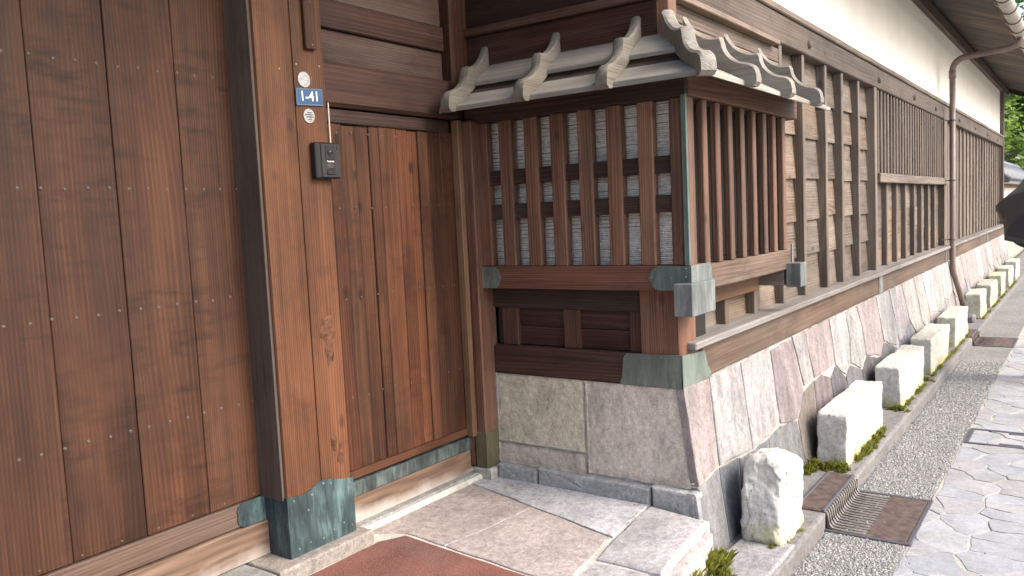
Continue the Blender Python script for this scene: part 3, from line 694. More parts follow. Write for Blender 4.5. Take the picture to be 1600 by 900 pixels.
# lower panel, return side
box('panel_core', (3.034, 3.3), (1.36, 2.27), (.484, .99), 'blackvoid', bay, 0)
for z0, z1, i in ((.62, .705, 1), (.707, .792, 2)): wobble_box('panel_board', (3.022, 3.034), (1.52, 2.26), (z0, z1), 'darkwood_y', bay, 1, 6, .001, .002, seed=i, color=(1.1, .9, .85))
wobble_box('rail', (2.998, 3.034), (1.515, 2.268), (.79, .884), 'darkwood_y', bay, 1, 8, .001, .004)
wobble_box('ground_beam', (2.984, 3.2), (1.345, 2.268), (.486, .617), 'darkwood_y', bay, 1, 8, .0015, .005, color=(1.5, 1.35, 1.25))
for y0, y1 in ((2.138, 2.225), (1.812, 1.893), (1.516, 1.572)): box('upright', (3.004, 3.034), (y0, y1), (.617, .79), 'lattice_z', bay, .003, color=(.55, .5, .5))
cp = wobble_box('corner_post', (2.984, 3.15), (1.34, 1.512), (.6, .886), 'lattice_z', bay, 2, 4, .001, .005, color=(.85, .8, .78))
fr = lambda x_: (lambda u, v, d: Vector((x_-d, u, v)))
fs = lambda y_: (lambda u, v, d: Vector((u, y_-d, v)))
plate('copper_corner', [(1.612, .487), (1.598, .52), (1.59, .60), (1.575, .618), (1.332, .622), (1.326, .487)], fr(2.982), .006, 'olivecopper', bay)
plate('copper_corner', [(2.976, .487), (2.976, .622), (3.2, .607), (3.215, .58), (3.235, .54), (3.28, .487)], fs(1.332), .006, 'olivecopper', bay, color=(1.1, 1.15, 1.15))
for y_, z_ in ((1.585, .5), (1.57, .6), (1.5, .5), (1.5, .61), (1.42, .5), (1.42, .61), (1.35, .55), (1.35, .5), (1.35, .6)): nail((2.976, y_, z_), (-1, 0, 0), .0035, .002, 'palecopper', bay, 'rivet')
# sill beams
wobble_box('sill_beam', (XF, 3.06), (1.263, 2.30), (.884, .984), 'lattice_y', bay, 1, 10, .0012, .005, color=(.75, .62, .62))
wobble_box('sill_beam', (3.062, 4.205), (1.262, 1.36), (.872, .972), 'sill_x', bay, 0, 10, .0015, .006, color=(.85, .8, .76))
plate('copper_plate', [(2.305, .886), (2.305, .982), (2.195, .982), (2.178, .966), (2.174, .952), (2.166, .936), (2.174, .918), (2.18, .9), (2.195, .886)], fr(XF), .004, 'olivecopper', bay)
plate('copper_plate', [(1.26, .886), (1.26, .982), (1.40, .982), (1.424, .966), (1.43, .95), (1.438, .935), (1.43, .918), (1.422, .9), (1.40, .886)], fr(XF), .004, 'olivecopper', bay, color=(.8, .9, .95))
plate('copper_plate', [(2.926, .876), (2.926, .984), (3.115, .984), (3.13, .965), (3.132, .93), (3.138, .915), (3.13, .88), (3.11, .876)], fs(1.261), .004, 'palecopper', bay)
for y_, z_ in ((2.28, .975), (2.28, .895), (2.2, .97), (2.2, .9), (2.23, .935), (1.41, .97), (1.41, .9), (1.34, .972), (1.34, .935), (1.34, .895), (1.425, .935), (1.28, .972), (1.28, .94)):
    nail((XF-.004, y_, z_), (-1, 0, 0), .0038, .002, 'palecopper', bay, 'rivet')
for x_, z_ in ((2.95, .97), (2.95, .94), (3.1, .97), (3.12, .92), (3.04, .972)): nail((x_, 1.257, z_), (0, -1, 0), .0038, .002, 'palecopper', bay, 'rivet')
e1 = box('beam_end', (2.872, 3.10), (1.232, 1.31), (.792, .917), 'palecopper', bay, .003); tag(e1, 'pale copper-clad beam end at the corner')
e2 = box('beam_end', (4.13, 4.235), (1.195, 1.268), (.785, .905), 'palecopper', bay, .003)
wobble_box('cross_beam', (4.135, 4.23), (1.28, 1.5), (.79, .87), 'street_y', bay, 1, 3, .001, .003)
# lattice, return side
rightE = [2.19+.0, 2.062, 1.924, 1.795, 1.659, 1.527, 1.392]
leftE = [2.285, 2.149, 2.014, 1.88, 1.745, 1.611, 1.472, 1.336]
for i, y1 in enumerate(leftE):
    w = .072 if i == 0 else .066
    y0 = y1-w if i < 7 else 1.272
    wobble_box('slat', (XF+.002+random.uniform(0, .002), XF+.048), (y0, y1), (.984, 1.627), 'lattice_z', bay, 2, 8, .0012, .0045, color=random.choice([(1, 1, 1), (.85, .8, .8), (1.15, 1.1, 1.05), (.95, .9, .9)]), seed=60+i)
for z0, z1 in ((1.345, 1.411), (1.192, 1.26)): wobble_box('cross_rail', (XF+.016, XF+.042), (1.3, 2.27), (z0, z1), 'darkwood_y', bay, 1, 8, .001, .003)
# reed blind behind
bm = bmesh.new(); rnd = random.Random(4)
z_ = .985
while z_ < 1.63:
    a = rnd.uniform(-.0012, .0012); b = rnd.uniform(-.0012, .0012); h2 = .0038
    if rnd.random() > .012:
        yb = 1.31+rnd.uniform(0, .004)
        v = [bm.verts.new(p) for p in ((3.012, yb, z_-h2+a), (3.008, yb, z_+a), (3.012, yb, z_+h2+a), (3.012, 2.26, z_-h2+b), (3.008, 2.26, z_+b), (3.012, 2.26, z_+h2+b))]
        bm.faces.new((v[0], v[1], v[4], v[3])); bm.faces.new((v[1], v[2], v[5], v[4]))
    z_ += .0083
blind = bm_obj('reed_blind', bm, 'reed', bay); tag(blind, 'pale reed blind hanging behind the lattice')
for y_ in (1.31+.04, 1.56, 1.83, 2.1, 2.17):
    bm = bmesh.new(); cyl_path(bm, [(3.006, y_+random.uniform(-.003, .003), .985+k*.08) for k in range(9)], .0013, 5); bm_obj('blind_cord', bm, 'cordmat', blind)
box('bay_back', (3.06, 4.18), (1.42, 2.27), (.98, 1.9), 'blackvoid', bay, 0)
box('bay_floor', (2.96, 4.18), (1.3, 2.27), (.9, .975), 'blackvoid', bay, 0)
# lattice, street side
for i, xr in enumerate((3.025, 3.16, 3.30, 3.445, 3.59, 3.74, 3.886, 4.03, 4.176)):
    w = .046 if i else .075
    wobble_box('slat', (xr-w, xr), (YF+.002, YF+.032), (.972, 1.632), 'lattice_z', bay, 2, 8, .0012, .004, color=random.choice([(.8, .84, .86), (.7, .72, .74), (.9, .95, .96)]), seed=80+i)
wobble_box('end_post', (4.16, 4.2), (1.285, 1.42), (.87, 1.64), 'street_z', bay, 2, 6, .001, .003)
box('copper_strip', (2.926, 2.94), (1.262, 1.284), (.984, 1.637), 'olivecopper', bay, .002, color=(.8, .95, .95))
box('copper_strip', (4.2, 4.222), (1.256, 1.263), (.88, 1.0), 'palecopper', bay, .001)
wobble_box('lintel', (XF-.004, 3.05), (1.262, 2.33), (1.628, 1.735), 'darkwood_y', bay, 1, 8, .001, .004)
wobble_box('lintel', (2.95, 4.33), (1.258, 1.36), (1.632, 1.73), 'lattice_x', bay, 0, 8, .001, .004, color=(.9, .85, .8))
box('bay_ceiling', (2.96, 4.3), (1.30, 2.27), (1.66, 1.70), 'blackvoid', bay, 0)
# under the bay, street side
wobble_box('under_beam', (3.15, 4.0), (1.362, 1.44), (.782, .872), 'straw_x', bay, 0, 6, .001, .004, color=(.62, .5, .42))
# little roof
roof = mesh_obj('bay_roof', [(2.735, 1.106, 1.662), (2.735, 2.31, 1.662), (2.99, 2.31, 1.85), (2.99, 1.35, 1.85), (4.3, 1.106, 1.662), (4.3, 1.35, 1.85), (2.99, 1.35, 1.838), (2.99, 2.31, 1.838), (4.3, 1.35, 1.838)],
                [(0, 1, 2, 3), (0, 3, 5, 4), (0, 4, 8, 6), (0, 6, 7, 1), (1, 7, 2), (4, 5, 8)], 'soffit_x', bay)
tag(roof, 'small roof of grey weathered boards and curved ribs')
def tile_board(pts, t, mat, color=None):
    """board with 4 top corners, thickness t"""
    V = [Vector(p) for p in pts]; L = [v-Vector((0, 0, t)) for v in V]
    bm = bmesh.new(); bv = [bm.verts.new(v) for v in V+L]
    for f in ((0, 1, 2, 3), (7, 6, 5, 4), (0, 4, 5, 1), (1, 5, 6, 2), (2, 6, 7, 3), (3, 7, 4, 0)): bm.faces.new([bv[i] for i in f])
    bmesh.ops.bevel(bm, geom=bm.edges[:], offset=.003, segments=1, affect='EDGES')
    return bm_obj('roof_board', bm, mat, roof, color=color)
C0 = Vector((2.985, 1.352)); C1 = Vector((2.73, 1.10)); Cm = C0.lerp(C1, .425)
tile_board([(C0.x, C0.y, 1.884), (C0.x, 2.31, 1.884), (2.868, 2.31, 1.797), (2.868, Cm.y-.009, 1.797)], .02, 'grey_y')
box('batten_or_shade_strip', (2.884, 2.91), (1.26, 2.3), (1.745, 1.79), 'darkwood_y', roof, 0)  # dark spacer added to paint the shade under the upper board's edge
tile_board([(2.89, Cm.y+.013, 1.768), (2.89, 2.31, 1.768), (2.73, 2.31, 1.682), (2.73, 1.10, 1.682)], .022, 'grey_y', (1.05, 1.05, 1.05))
tile_board([(C0.x, C0.y, 1.883), (2.868, Cm.y-.009, 1.796), (4.3, Cm.y-.009, 1.796), (4.3, C0.y, 1.883)], .02, 'grey_x', (1.3, 1.3, 1.32))  # this and the next board lightened to paint in the street light
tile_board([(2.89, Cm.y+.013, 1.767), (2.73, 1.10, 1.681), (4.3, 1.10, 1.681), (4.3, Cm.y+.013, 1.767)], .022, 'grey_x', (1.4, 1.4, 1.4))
def bez(p0, p1, p2, p3, n):
    return [tuple((1-t)**3*a+3*t*(1-t)**2*b+3*t*t*(1-t)*c+t**3*d for a, b, c, d in zip(p0, p1, p2, p3)) for t in [k/n for k in range(n+1)]]
RIB_T = bez((0, 1.966), (.025, 1.910), (.08, 1.856), (.15, 1.861), 9)+bez((.156, 1.85), (.163, 1.783), (.22, 1.755), (.262, 1.747), 8)+bez((.27, 1.744), (.286, 1.738), (.297, 1.725), (.299, 1.698), 3)
RIB_L = [(0, 1.862), (.11, 1.772), (.24, 1.672), (.262, 1.657), (.30, 1.657)]
def lerp1(tab, u):
    for (a, b), (c, d) in zip(tab, tab[1:]):
        if u <= c: return b+(d-b)*(u-a)/max(1e-6, c-a)
    return tab[-1][1]
def rib(org, out, w, stretch=1.):
    out = Vector((*out, 0)).normalized(); side = out.cross(Vector((0, 0, 1))); bm = bmesh.new(); R_ = []
    us = sorted(set(round(u, 4) for u, z in RIB_T))
    for u in us:
        zt = max(z for a, z in RIB_T if abs(a-u) < 2e-4); zl = lerp1(RIB_L, u); hw = w/2*(1+.14*(u/.3)**2); e = .009
        if u > .285: zl += (u-.285)*1.0
        R_.append([bm.verts.new(Vector(org)+out*u*stretch+side*f+Vector((0, 0, z))) for f, z in ((-hw, zl), (-hw, zt-e), (-hw+e, zt), (hw-e, zt), (hw, zt-e), (hw, zl))])
    for a, b in zip(R_, R_[1:]):
        for k in range(6): bm.faces.new((a[k], a[(k+1) % 6], b[(k+1) % 6], b[k]))
    bm.faces.new(R_[0]); bm.faces.new(R_[-1][::-1])
    o_ = bm_obj('rib', bm, 'grey_x' if abs(out.x) > abs(out.y) else 'grey_y', roof, color=(.72, .69, .66) if abs(out.x) > .9 else (1.2, 1.18, 1.18))  # left ribs darkened, street ribs lightened: fall of light put into the colour
    o_.data.shade_smooth(); o_.data.set_sharp_from_angle(angle=.55)
    return o_
for y_ in (2.235, 1.857, 1.483): rib((2.98, y_, 0), (-1, 0), .042)
rib((2.978, 1.345, 0), (-1, -1), .05, 1.25)
for x_ in (3.14, 3.585, 4.03): rib((x_, 1.345, 0), (0, -1), .05, .98)
box('roof_end_cap', (4.3, 4.325), (1.11, 1.16), (1.66, 1.69), 'grey_x', roof, .004)
bm = bmesh.new(); cyl_path(bm, [(4.3, 1.12, 1.675), (4.37, 1.11, 1.672)], [.012, .009], 8); bm_obj('roof_pin', bm, 'guttermetal', roof)

# ------------------------------------------------------------------ the street house
house = empty('timber_house', (10, 1.6, .484), 'long weathered timber house with white plaster upper wall and tiled eaves', 'house')
XE = 17.2
wobble_box('ground_beam', (3.2, XE), (1.336, 1.6), (.487, .628), 'sill_x', house, 0, 40, .003, .006, color=(.8, .72, .66))
wobble_box('ledge', (3.055, XE), (1.30, 1.5), (.63, .661), 'ledge_x', house, 0, 40, .002, .005)
for x_ in (6.62, 10.0, 14.2): box('copper_clip', (x_, x_+.13), (1.330, 1.337), (.49, .626), 'palecopper', house, .001)
box('core', (4.2, XE), (1.475, 3.5), (.5, 3.1), 'blackvoid', house, 0)  # filler boxes added to block light and keep the inside dark
box('core', (3.3, 4.2), (1.475, 3.5), (.5, 1.0), 'blackvoid', house, 0)
box('core', (3.02, 4.2), (1.475, 3.5), (1.86, 3.1), 'blackvoid', house, 0)
studs = [3.60, 4.0, 4.465, 4.88, 5.37, 5.775, 6.245, 6.735]
SZ = [.655, .886, 1.109, 1.344, 1.594, 1.82, 2.06]
rnd = random.Random(9)
bays = [3.2]+studs
for i in range(len(bays)-1):
    for j in range(len(SZ)-1):
        if bays[i+1] < 4.2 and SZ[j] > .8: continue
        z0 = SZ[j]+rnd.uniform(-.012, .012) if j else SZ[j]; z1 = SZ[j+1]+.02
        x0, x1 = bays[i]+.02, bays[i+1]+.03; t0 = .0 ; yl = 1.432+rnd.uniform(-.003, .002); yu = 1.447
        bm = bmesh.new(); nxx = 6; G = []
        for a in range(nxx+1):
            xx = x0+(x1-x0)*a/nxx; bow = -.004*math.sin(math.pi*a/nxx)*rnd.uniform(.6, 1.4)
            G.append([bm.verts.new(p) for p in ((xx, 1.47, z0), (xx, yl+bow, z0+bow*.8), (xx, yl+bow*.8-.001, z0+.01), (xx, yu, z1), (xx, 1.47, z1))])
        for a in range(nxx):
            for q in range(4): bm.faces.new((G[a][q], G[a+1][q], G[a+1][q+1], G[a][q+1]))
        warm = (1.14, 1.03, .9) if rnd.random() < .25 else random.choice([(1, 1, 1), (.85, .85, .85), (1.1, 1.08, 1.05)])  # warm tint on some boards stands in for reflected sun
        bm_obj('board', bm, 'board_x', house, color=warm)
for i, s in enumerate(studs):
    w = .046 if i < 7 else .075
    if s < 4.3: zt = .88
    else: zt = 2.058
    wobble_box('stud', (s, s+w), (1.385 if i < 7 else 1.375, 1.445), (.658, zt), 'street_z', house, 2, 10, .002, .004, color=(.85, .78, .72) if s < 4.3 else random.choice([(1, 1, 1), (.85, .85, .85), (1.1, 1.08, 1.05)]), seed=i+3)
# upper beam, cap, pegs
wobble_box('wall_plate', (2.99, XE), (1.37, 1.5), (2.056, 2.208), 'board_x', house, 0, 40, .002, .006, color=(.85, .8, .76))
wobble_box('cap_rail', (2.985, XE), (1.355, 1.5), (2.209, 2.245), 'board_x', house, 0, 40, .003, .005, color=(1.2, 1.15, 1.1))
for x_ in (4.97, 6.86, 8.35, 9.6, 11.4, 13, 14.6, 16.2):
    nail((x_, 1.37, 2.12), (0, -1, 0), .026, .022, 'street_x', house, 'peg')
# upper return wall over the bay roof
wobble_box('corner_board', (2.985, 3.06), (1.345, 1.40), (1.85, 2.056), 'lattice_z', house, 2, 4, .001, .004, color=(1.4, 1.35, 1.3))
for i, (z0, z1, c_) in enumerate(((1.84, 2.018, (.9, .7, .65)), (2.06, 2.3, (.6, .55, .55)), (2.302, 2.7, (.7, .6, .6)))):
    wobble_box('return_board', (2.985, 3.04), (1.401, 2.34), (z0, z1), 'darkwood_y', house, 1, 8, .001, .003, color=c_, seed=i)
wobble_box('return_rail', (2.962, 3.04), (1.36, 2.345), (2.02, 2.055), 'darkwood_y', house, 1, 8, .001, .004, color=(1.7, 1.65, 1.5))
for i, (z0, z1, c_) in enumerate(((1.84, 1.955, (1.25, 1.1, .95)), (1.957, 2.03, (1.1, 1., .95)))):
    wobble_box('board', (3.062, 4.48), (1.39, 1.44), (z0, z1), 'board_x', house, 0, 8, .001, .003, color=c_, seed=i)
wobble_box('rail', (3.06, 4.36), (1.345, 1.42), (2.03, 2.055), 'board_x', house, 0, 8, .001, .003, color=(1.1, 1, .92))
# lattice window
wobble_box('window_sill', (6.81, 10.3), (1.35, 1.46), (1.335, 1.408), 'street_x', house, 0, 14, .002, .005)
box('window_backing', (6.81, 10.3), (1.452, 1.47), (1.4, 2.06), 'darkwood_z', house, 0, color=(2.2, 2.1, 2))
box('window_paper', (6.83, 8.0), (1.446, 1.451), (1.41, 2.05), 'paper', house, 0)
for k in range(27):
    xx = 6.885+k*.126
    wobble_box('window_bar', (xx, xx+.052), (1.385, 1.42), (1.408, 2.056), 'street_z', house, 2, 4, .001, .004, seed=k, color=random.choice([(.8, .78, .76), (.9, .87, .85), (.7, .68, .66)]))
wobble_box('window_post', (10.22, 10.42), (1.37, 1.46), (.66, 2.056), 'street_z', house, 2, 8, .002, .005)
low = [7.25, 7.66, 8.07, 8.5, 8.9, 9.3, 9.7]
for i, s in enumerate(low): wobble_box('stud', (s, s+.045), (1.395, 1.437), (.66, 1.335), 'street_z', house, 2, 6, .002, .004, seed=i+30)
lb = [6.8]+low+[10.22]
for i in range(len(lb)-1):
    for j, (z0, z1) in enumerate(((.66, .9), (.895, 1.12), (1.115, 1.34))):
        wobble_box('board', (lb[i]+.03, lb[i+1]+.02), (1.435+.004*(2-j)*0, 1.47), (z0, z1), 'board_x', house, 0, 4, .003, .004, color=random.choice([(1, 1, 1), (1.2, 1.1, .95), (.85, .85, .85)]), seed=i*3+j)
# far section: upright boards and battens
xx = 10.44; k = 0
while xx < XE-.05:
    w = .36; x2 = min(XE, xx+w)
    box('upright_board', (xx+.003, x2-.003), (1.43, 1.47), (.66, 2.056), 'street_z', house, .002, color=random.choice([(.9, .88, .86), (.8, .78, .77), (1, .97, .95)]))
    wobble_box('batten_or_shade_strip', (x2-.03, x2+.025), (1.412, 1.432), (.66, 2.056), 'street_z', house, 2, 6, .002, .004, seed=k)
    xx = x2; k += 1
wobble_box('end_post', (XE, XE+.14), (1.36, 1.5), (.487, 3.05), 'street_z', house, 2, 8, .002, .006)
# plaster and eaves
mesh_obj('plaster_wall', [(2.99, 1.42, 2.24), (XE, 1.42, 2.24), (XE, 1.42, 3.06), (2.99, 1.42, 3.06), (2.99, 1.474, 2.24), (XE, 1.474, 2.24), (XE, 1.474, 3.06), (2.99, 1.474, 3.06)],
         [(0, 1, 2, 3), (0, 3, 7, 4), (1, 5, 6, 2), (0, 4, 5, 1)], 'plaster', house)
wobble_box('eaves_purlin', (2.9, 18.4), (1.37, 1.52), (3.035, 3.16), 'street_x', house, 0, 30, .002, .008, color=(.6, .5, .45))
ER = dict(y0=.72, z0=2.93, y1=1.5, z1=3.25)
def sof(y_): return 2.93+(y_-.72)*.41
rf = mesh_obj('house_roof', [(2.9, .74, 2.945), (18.35, .74, 2.945), (18.35, 4.2, sof(4.2)+.03), (2.9, 4.2, sof(4.2)+.03), (2.9, .73, 2.965), (18.35, .73, 2.965), (18.35, 4.2, sof(4.2)+.12), (2.9, 4.2, sof(4.2)+.12), (18.35, 4.2, 1.), (2.9, 4.2, 1.)],
              [(3, 2, 1, 0), (4, 5, 6, 7), (0, 1, 5, 4), (1, 2, 6, 5), (3, 0, 4, 7), (2, 3, 7, 6)], 'soffit_y', house)
x_ = 7.0
while x_ < 18.3:
    w = .2; tilt = random.uniform(0, .006)
    mesh_obj('soffit_board', [(x_+.004, .74, sof(.74)-.002), (x_+w-.004, .74, sof(.74)-.002-tilt), (x_+w-.004, 1.37, sof(1.37)-.002-tilt), (x_+.004, 1.37, sof(1.37)-.002),
                              (x_+.004, .74, sof(.74)+.02), (x_+w-.004, .74, sof(.74)+.02), (x_+w-.004, 1.37, sof(1.37)+.02), (x_+.004, 1.37, sof(1.37)+.02)],
             [(3, 2, 1, 0), (0, 1, 5, 4), (1, 2, 6, 5), (2, 3, 7, 6), (3, 0, 4, 7)], 'soffit_y', rf, color=random.choice([(1, 1, 1), (1.5, 1.4, 1.3), (.8, .75, .7), (2, 1.8, 1.6)]))
    x_ += w
bm = bmesh.new(); A_ = []
for q in range(9):
    f = q/8; A_.append((1.62-.72*f, sof(1.62-.72*f)-.10*math.sin(math.pi*min(1, f*.9))*.6-.03, sof(1.62-.72*f)+.05))
for (xa) in (18.32, 18.4):
    pass
va = [[bm.verts.new((xa, y_, z_)) for y_, zl, zu in A_ for z_ in (zl, zu)] for xa in (18.33, 18.41)]
for q in range(8):
    a, b, c_, d = 2*q, 2*q+1, 2*q+3, 2*q+2
    bm.faces.new((va[0][a], va[0][b], va[0][c_], va[0][d])); bm.faces.new((va[1][d], va[1][c_], va[1][b], va[1][a])); bm.faces.new((va[0][a], va[0][d], va[1][d], va[1][a])); bm.faces.new((va[0][c_], va[0][b], va[1][b], va[1][c_]))
bm_obj('bargeboard', bm, 'soffit_y', rf)
# eave tiles
bm = bmesh.new(); n = 10
for a in range(2):
    pass
bm.free()
def eave_tile():
    bm = bmesh.new(); n = 9; L = .3
    prof_ = []
    for k in range(n+1):
        t_ = k/n; prof_.append((t_*.27-.135, .035*math.cos(t_*math.pi*2)*.9+(.02 if t_ > .8 else 0)))
    rows = []
    for (yy, zz) in ((0, 0), (0, -.03), (.0, -.03), (.0, 0), (L, .41*L)):
        rows.append([bm.verts.new((a, yy, b+zz)) for a, b in prof_])
    for r_ in ((0, 1), (3, 4)):
        for k in range(n): bm.faces.new((rows[r_[0]][k], rows[r_[0]][k+1], rows[r_[1]][k+1], rows[r_[1]][k]))
    cyl_path(bm, [(.135, -.015, .03), (.135, .05, .045)], .038, 12)
    bmesh.ops.remove_doubles(bm, verts=bm.verts, dist=1e-5); bmesh.ops.recalc_face_normals(bm, faces=bm.faces)
    me_ = bpy.data.meshes.new('eave_tile'); bm.to_mesh(me_); bm.free(); me_.materials.append(M['tile']); me_.shade_smooth(); return me_
tm = eave_tile(); x_ = 6.2
while x_ < 18.2:
    link(bpy.data.objects.new('eave_tile', tm), rf, (x_, .672, 2.985)); x_ += .27
# gutter with hooks
gy, gz, gr = .66, 2.875, .062
bm = bmesh.new(); n = 10; A_ = []
for xa in (5.0, 18.3):
    A_.append([[bm.verts.new((xa, gy+math.cos(math.pi+math.pi*k/n)*r_, gz+math.sin(math.pi+math.pi*k/n)*r_)) for k in range(n+1)] for r_ in (gr, gr-.005)])
for k in range(n):
    bm.faces.new((A_[0][0][k], A_[1][0][k], A_[1][0][k+1], A_[0][0][k+1])); bm.faces.new((A_[0][1][k+1], A_[1][1][k+1], A_[1][1][k], A_[0][1][k]))
for k in (0, n): bm.faces.new((A_[0][0][k], A_[1][0][k], A_[1][1][k], A_[0][1][k]))
gut = bm_obj('gutter', bm, 'guttermetal', house, smooth=True)
x_ = 6.0
while x_ < 18.2:
    bm = bmesh.new(); cyl_path(bm, [(x_, gy+math.cos(math.pi+math.pi*k/8)*(gr+.006), gz+math.sin(math.pi+math.pi*k/8)*(gr+.006)) for k in range(9)]+[(x_, gy+.11, gz+.04), (x_, gy+.12, gz+.09)], .006, 6)
    bm_obj('gutter_hook', bm, 'pipe', gut); x_ += .55
# downpipe
dp = empty('downpipe', (10.3, 1.2, ZK), 'brown round downpipe running from the gutter down the house front to the kerb', 'downpipe')
def arc(p0, p1, p2, n=6):
    p0, p1, p2 = map(Vector, (p0, p1, p2)); return [p0*(1-t)**2+p1*2*t*(1-t)+p2*t*t for t in [k/n for k in range(n+1)]]
Pt = [Vector((10.16, gy, gz-.03))]+arc((10.16, gy, gz-.07), (10.16, gy, gz-.13), (10.16, gy+.1, gz-.155))+arc((10.16, 1.17, 2.69), (10.16, 1.285, 2.665), (10.16, 1.285, 2.54))
bm = bmesh.new(); cyl_path(bm, Pt, .033, 14); bm_obj('elbow', bm, 'pipe', dp, smooth=True)
bm = bmesh.new(); cyl_path(bm, [(10.16, 1.285, 2.54), (10.16, 1.285, .56)]+arc((10.16, 1.285, .5), (10.16, 1.285, .42), (10.17, 1.275, .36))+[(10.3, 1.165, -.13)], .030, 14); bm_obj('pipe', bm, 'pipe', dp, smooth=True)
bm = bmesh.new(); cyl_path(bm, [(10.16, 1.285, 2.56), (10.16, 1.285, 2.48)], .037, 14); bm_obj('collar', bm, 'pipe', dp, smooth=True)
for z_ in (2.02, 1.37, .72):
    bm = bmesh.new(); cyl_path(bm, [(10.16, 1.285, z_), (10.16, 1.285, z_+.015)], .033, 14); cyl_path(bm, [(10.16, 1.31, z_+.008), (10.1, 1.39, z_+.008)], .005, 6); bm_obj('clamp', bm, 'darkiron', dp)
box('foot', (10.22, 10.4), (1.08, 1.22), (ZK-.003, -.12), 'concrete', dp, .02)

# ------------------------------------------------------------------ blocks on the kerb
def kblock(x0, x1, zt, label, colr, s, y0=1.05, y1=1.212, li=1):
    bm = bmesh.new(); bm_box(bm, x0, x1, y0, y1, ZK-.004, zt, .0)
    bmesh.ops.subdivide_edges(bm, edges=bm.edges[:], cuts=22, use_grid_fill=True)
    cx, cy, cz = (x0+x1)/2, (y0+y1)/2, (ZK+zt)/2
    for v in bm.verts:
        p = v.co.copy(); q = p*4+Vector((s*5, 0, 0))
        # soften the arrises and make the faces uneven
        ex = min(p.x-x0, x1-p.x); ey = min(p.y-y0, y1-p.y); ez = zt-p.z
        close = sorted((ex, ey, ez))
        if close[1] < .004: v.co += Vector((.006 if p.x < cx else -.006, .006 if p.y < cy else -.006, -.005 if ez < .004 else 0))*(.5+abs(mnoise.noise(q*6))+3.2*max(0, mnoise.noise(q*2.3)-.12))
        v.co += mnoise.noise_vector(q*.8)*.012+mnoise.noise_vector(q*3)*.005+mnoise.noise_vector(q*9)*.0028
    o_ = bm_obj('kerb_block', bm, 'block', None, (cx, cy, ZK), color=colr, smooth=True)
    return tag(o_, label, 'stone block', 'stone blocks along the kerb')
kb = [(4.42, 5.32, .085, 'long pale stone block on the kerb right behind the rough upright stone'), (5.85, 6.81, .08, 'pale stone block on the kerb, second from the rough upright stone'),
      (7.12, 8.1, .078, 'pale stone block on the kerb, third from the rough upright stone'), (8.52, 9.44, .08, 'pale stone block on the kerb just before the foot of the downpipe'),
      (10.55, 11.2, .08, 'cream stone block on the kerb just beyond the foot of the downpipe'), (11.68, 12.5, .08, 'mossy grey stone block with yellow lichen, second beyond the downpipe'),
      (13.05, 13.7, .085, 'yellowish stone block, third beyond the downpipe'), (14.3, 15.0, .08, 'stone block, fourth beyond the downpipe'), (15.6, 16.4, .09, 'farthest stone block on the kerb, by the end of the wall')]
kc = [(.5, .475, .435), (.5, .48, .43), (.48, .47, .4), (.47, .46, .37), (.46, .45, .36), (.36, .36, .3), (.43, .42, .3), (.45, .44, .36), (.46, .46, .38)]
for i, (a, b, z_, l_) in enumerate(kb): kblock(a, b, z_, l_, kc[i], i)
# rough upright stone
bm = bmesh.new(); bm_box(bm, -1, 1, -1, 1, -1, 1, 0)
bmesh.ops.subdivide_edges(bm, edges=bm.edges[:], cuts=40, use_grid_fill=True)
for v in bm.verts:
    p = v.co.copy(); e = 11.
    k_ = (abs(p.x)**e+abs(p.y)**e+abs(p.z)**e)**(-1/e); p = p*k_
    f = 1-.06*max(0, p.z)
    q = Vector((3.385+p.x*.17*f, 1.112+p.y*.086*f, (ZK+.165)/2+p.z*(.165-ZK)/2))
    if p.z > .3:
        q.z -= (.05*max(0, p.x-.1)+.03*max(0, -p.y-.2)+.02*max(0, p.y))*(p.z-.3)/.7
    if p.x < -.5: q.x += .03*max(0, p.z)        # split face leans back
    c_ = Vector((round(q.x*14+mnoise.noise(q*6)*1.2)/14, round(q.y*14+mnoise.noise(q*6+Vector((9, 0, 0)))*1.2)/14, round(q.z*14+mnoise.noise(q*7)*1.3)/14))
    q += mnoise.noise_vector(c_*7)*.011+mnoise.noise_vector(q*9)*.006+mnoise.noise_vector(q*26+Vector((3, 1, 7)))*.006+mnoise.noise_vector(q*60)*.003
    q.z = max(q.z, ZK-.004)
    v.co = q
o = bm_obj('rough_stone', bm, 'roughblock', None, (3.385, 1.112, ZK), color=(.52, .5, .46), smooth=True); tag(o, 'upright rough-hewn white stone at the corner of the gate platform', 'stone')
# slab of lichen-spotted stone on the kerb in front of it
prism('kerb_stone', [(2.85, .99), (3.28, .99), (3.27, 1.2), (2.9, 1.22)], .02, lambda u, v, d: Vector((u, v, ZK-.006+d)), 'slab', kerb, .008, (.27, .26, .265), jag=.006, step=.05, relief=.002, seed=71)

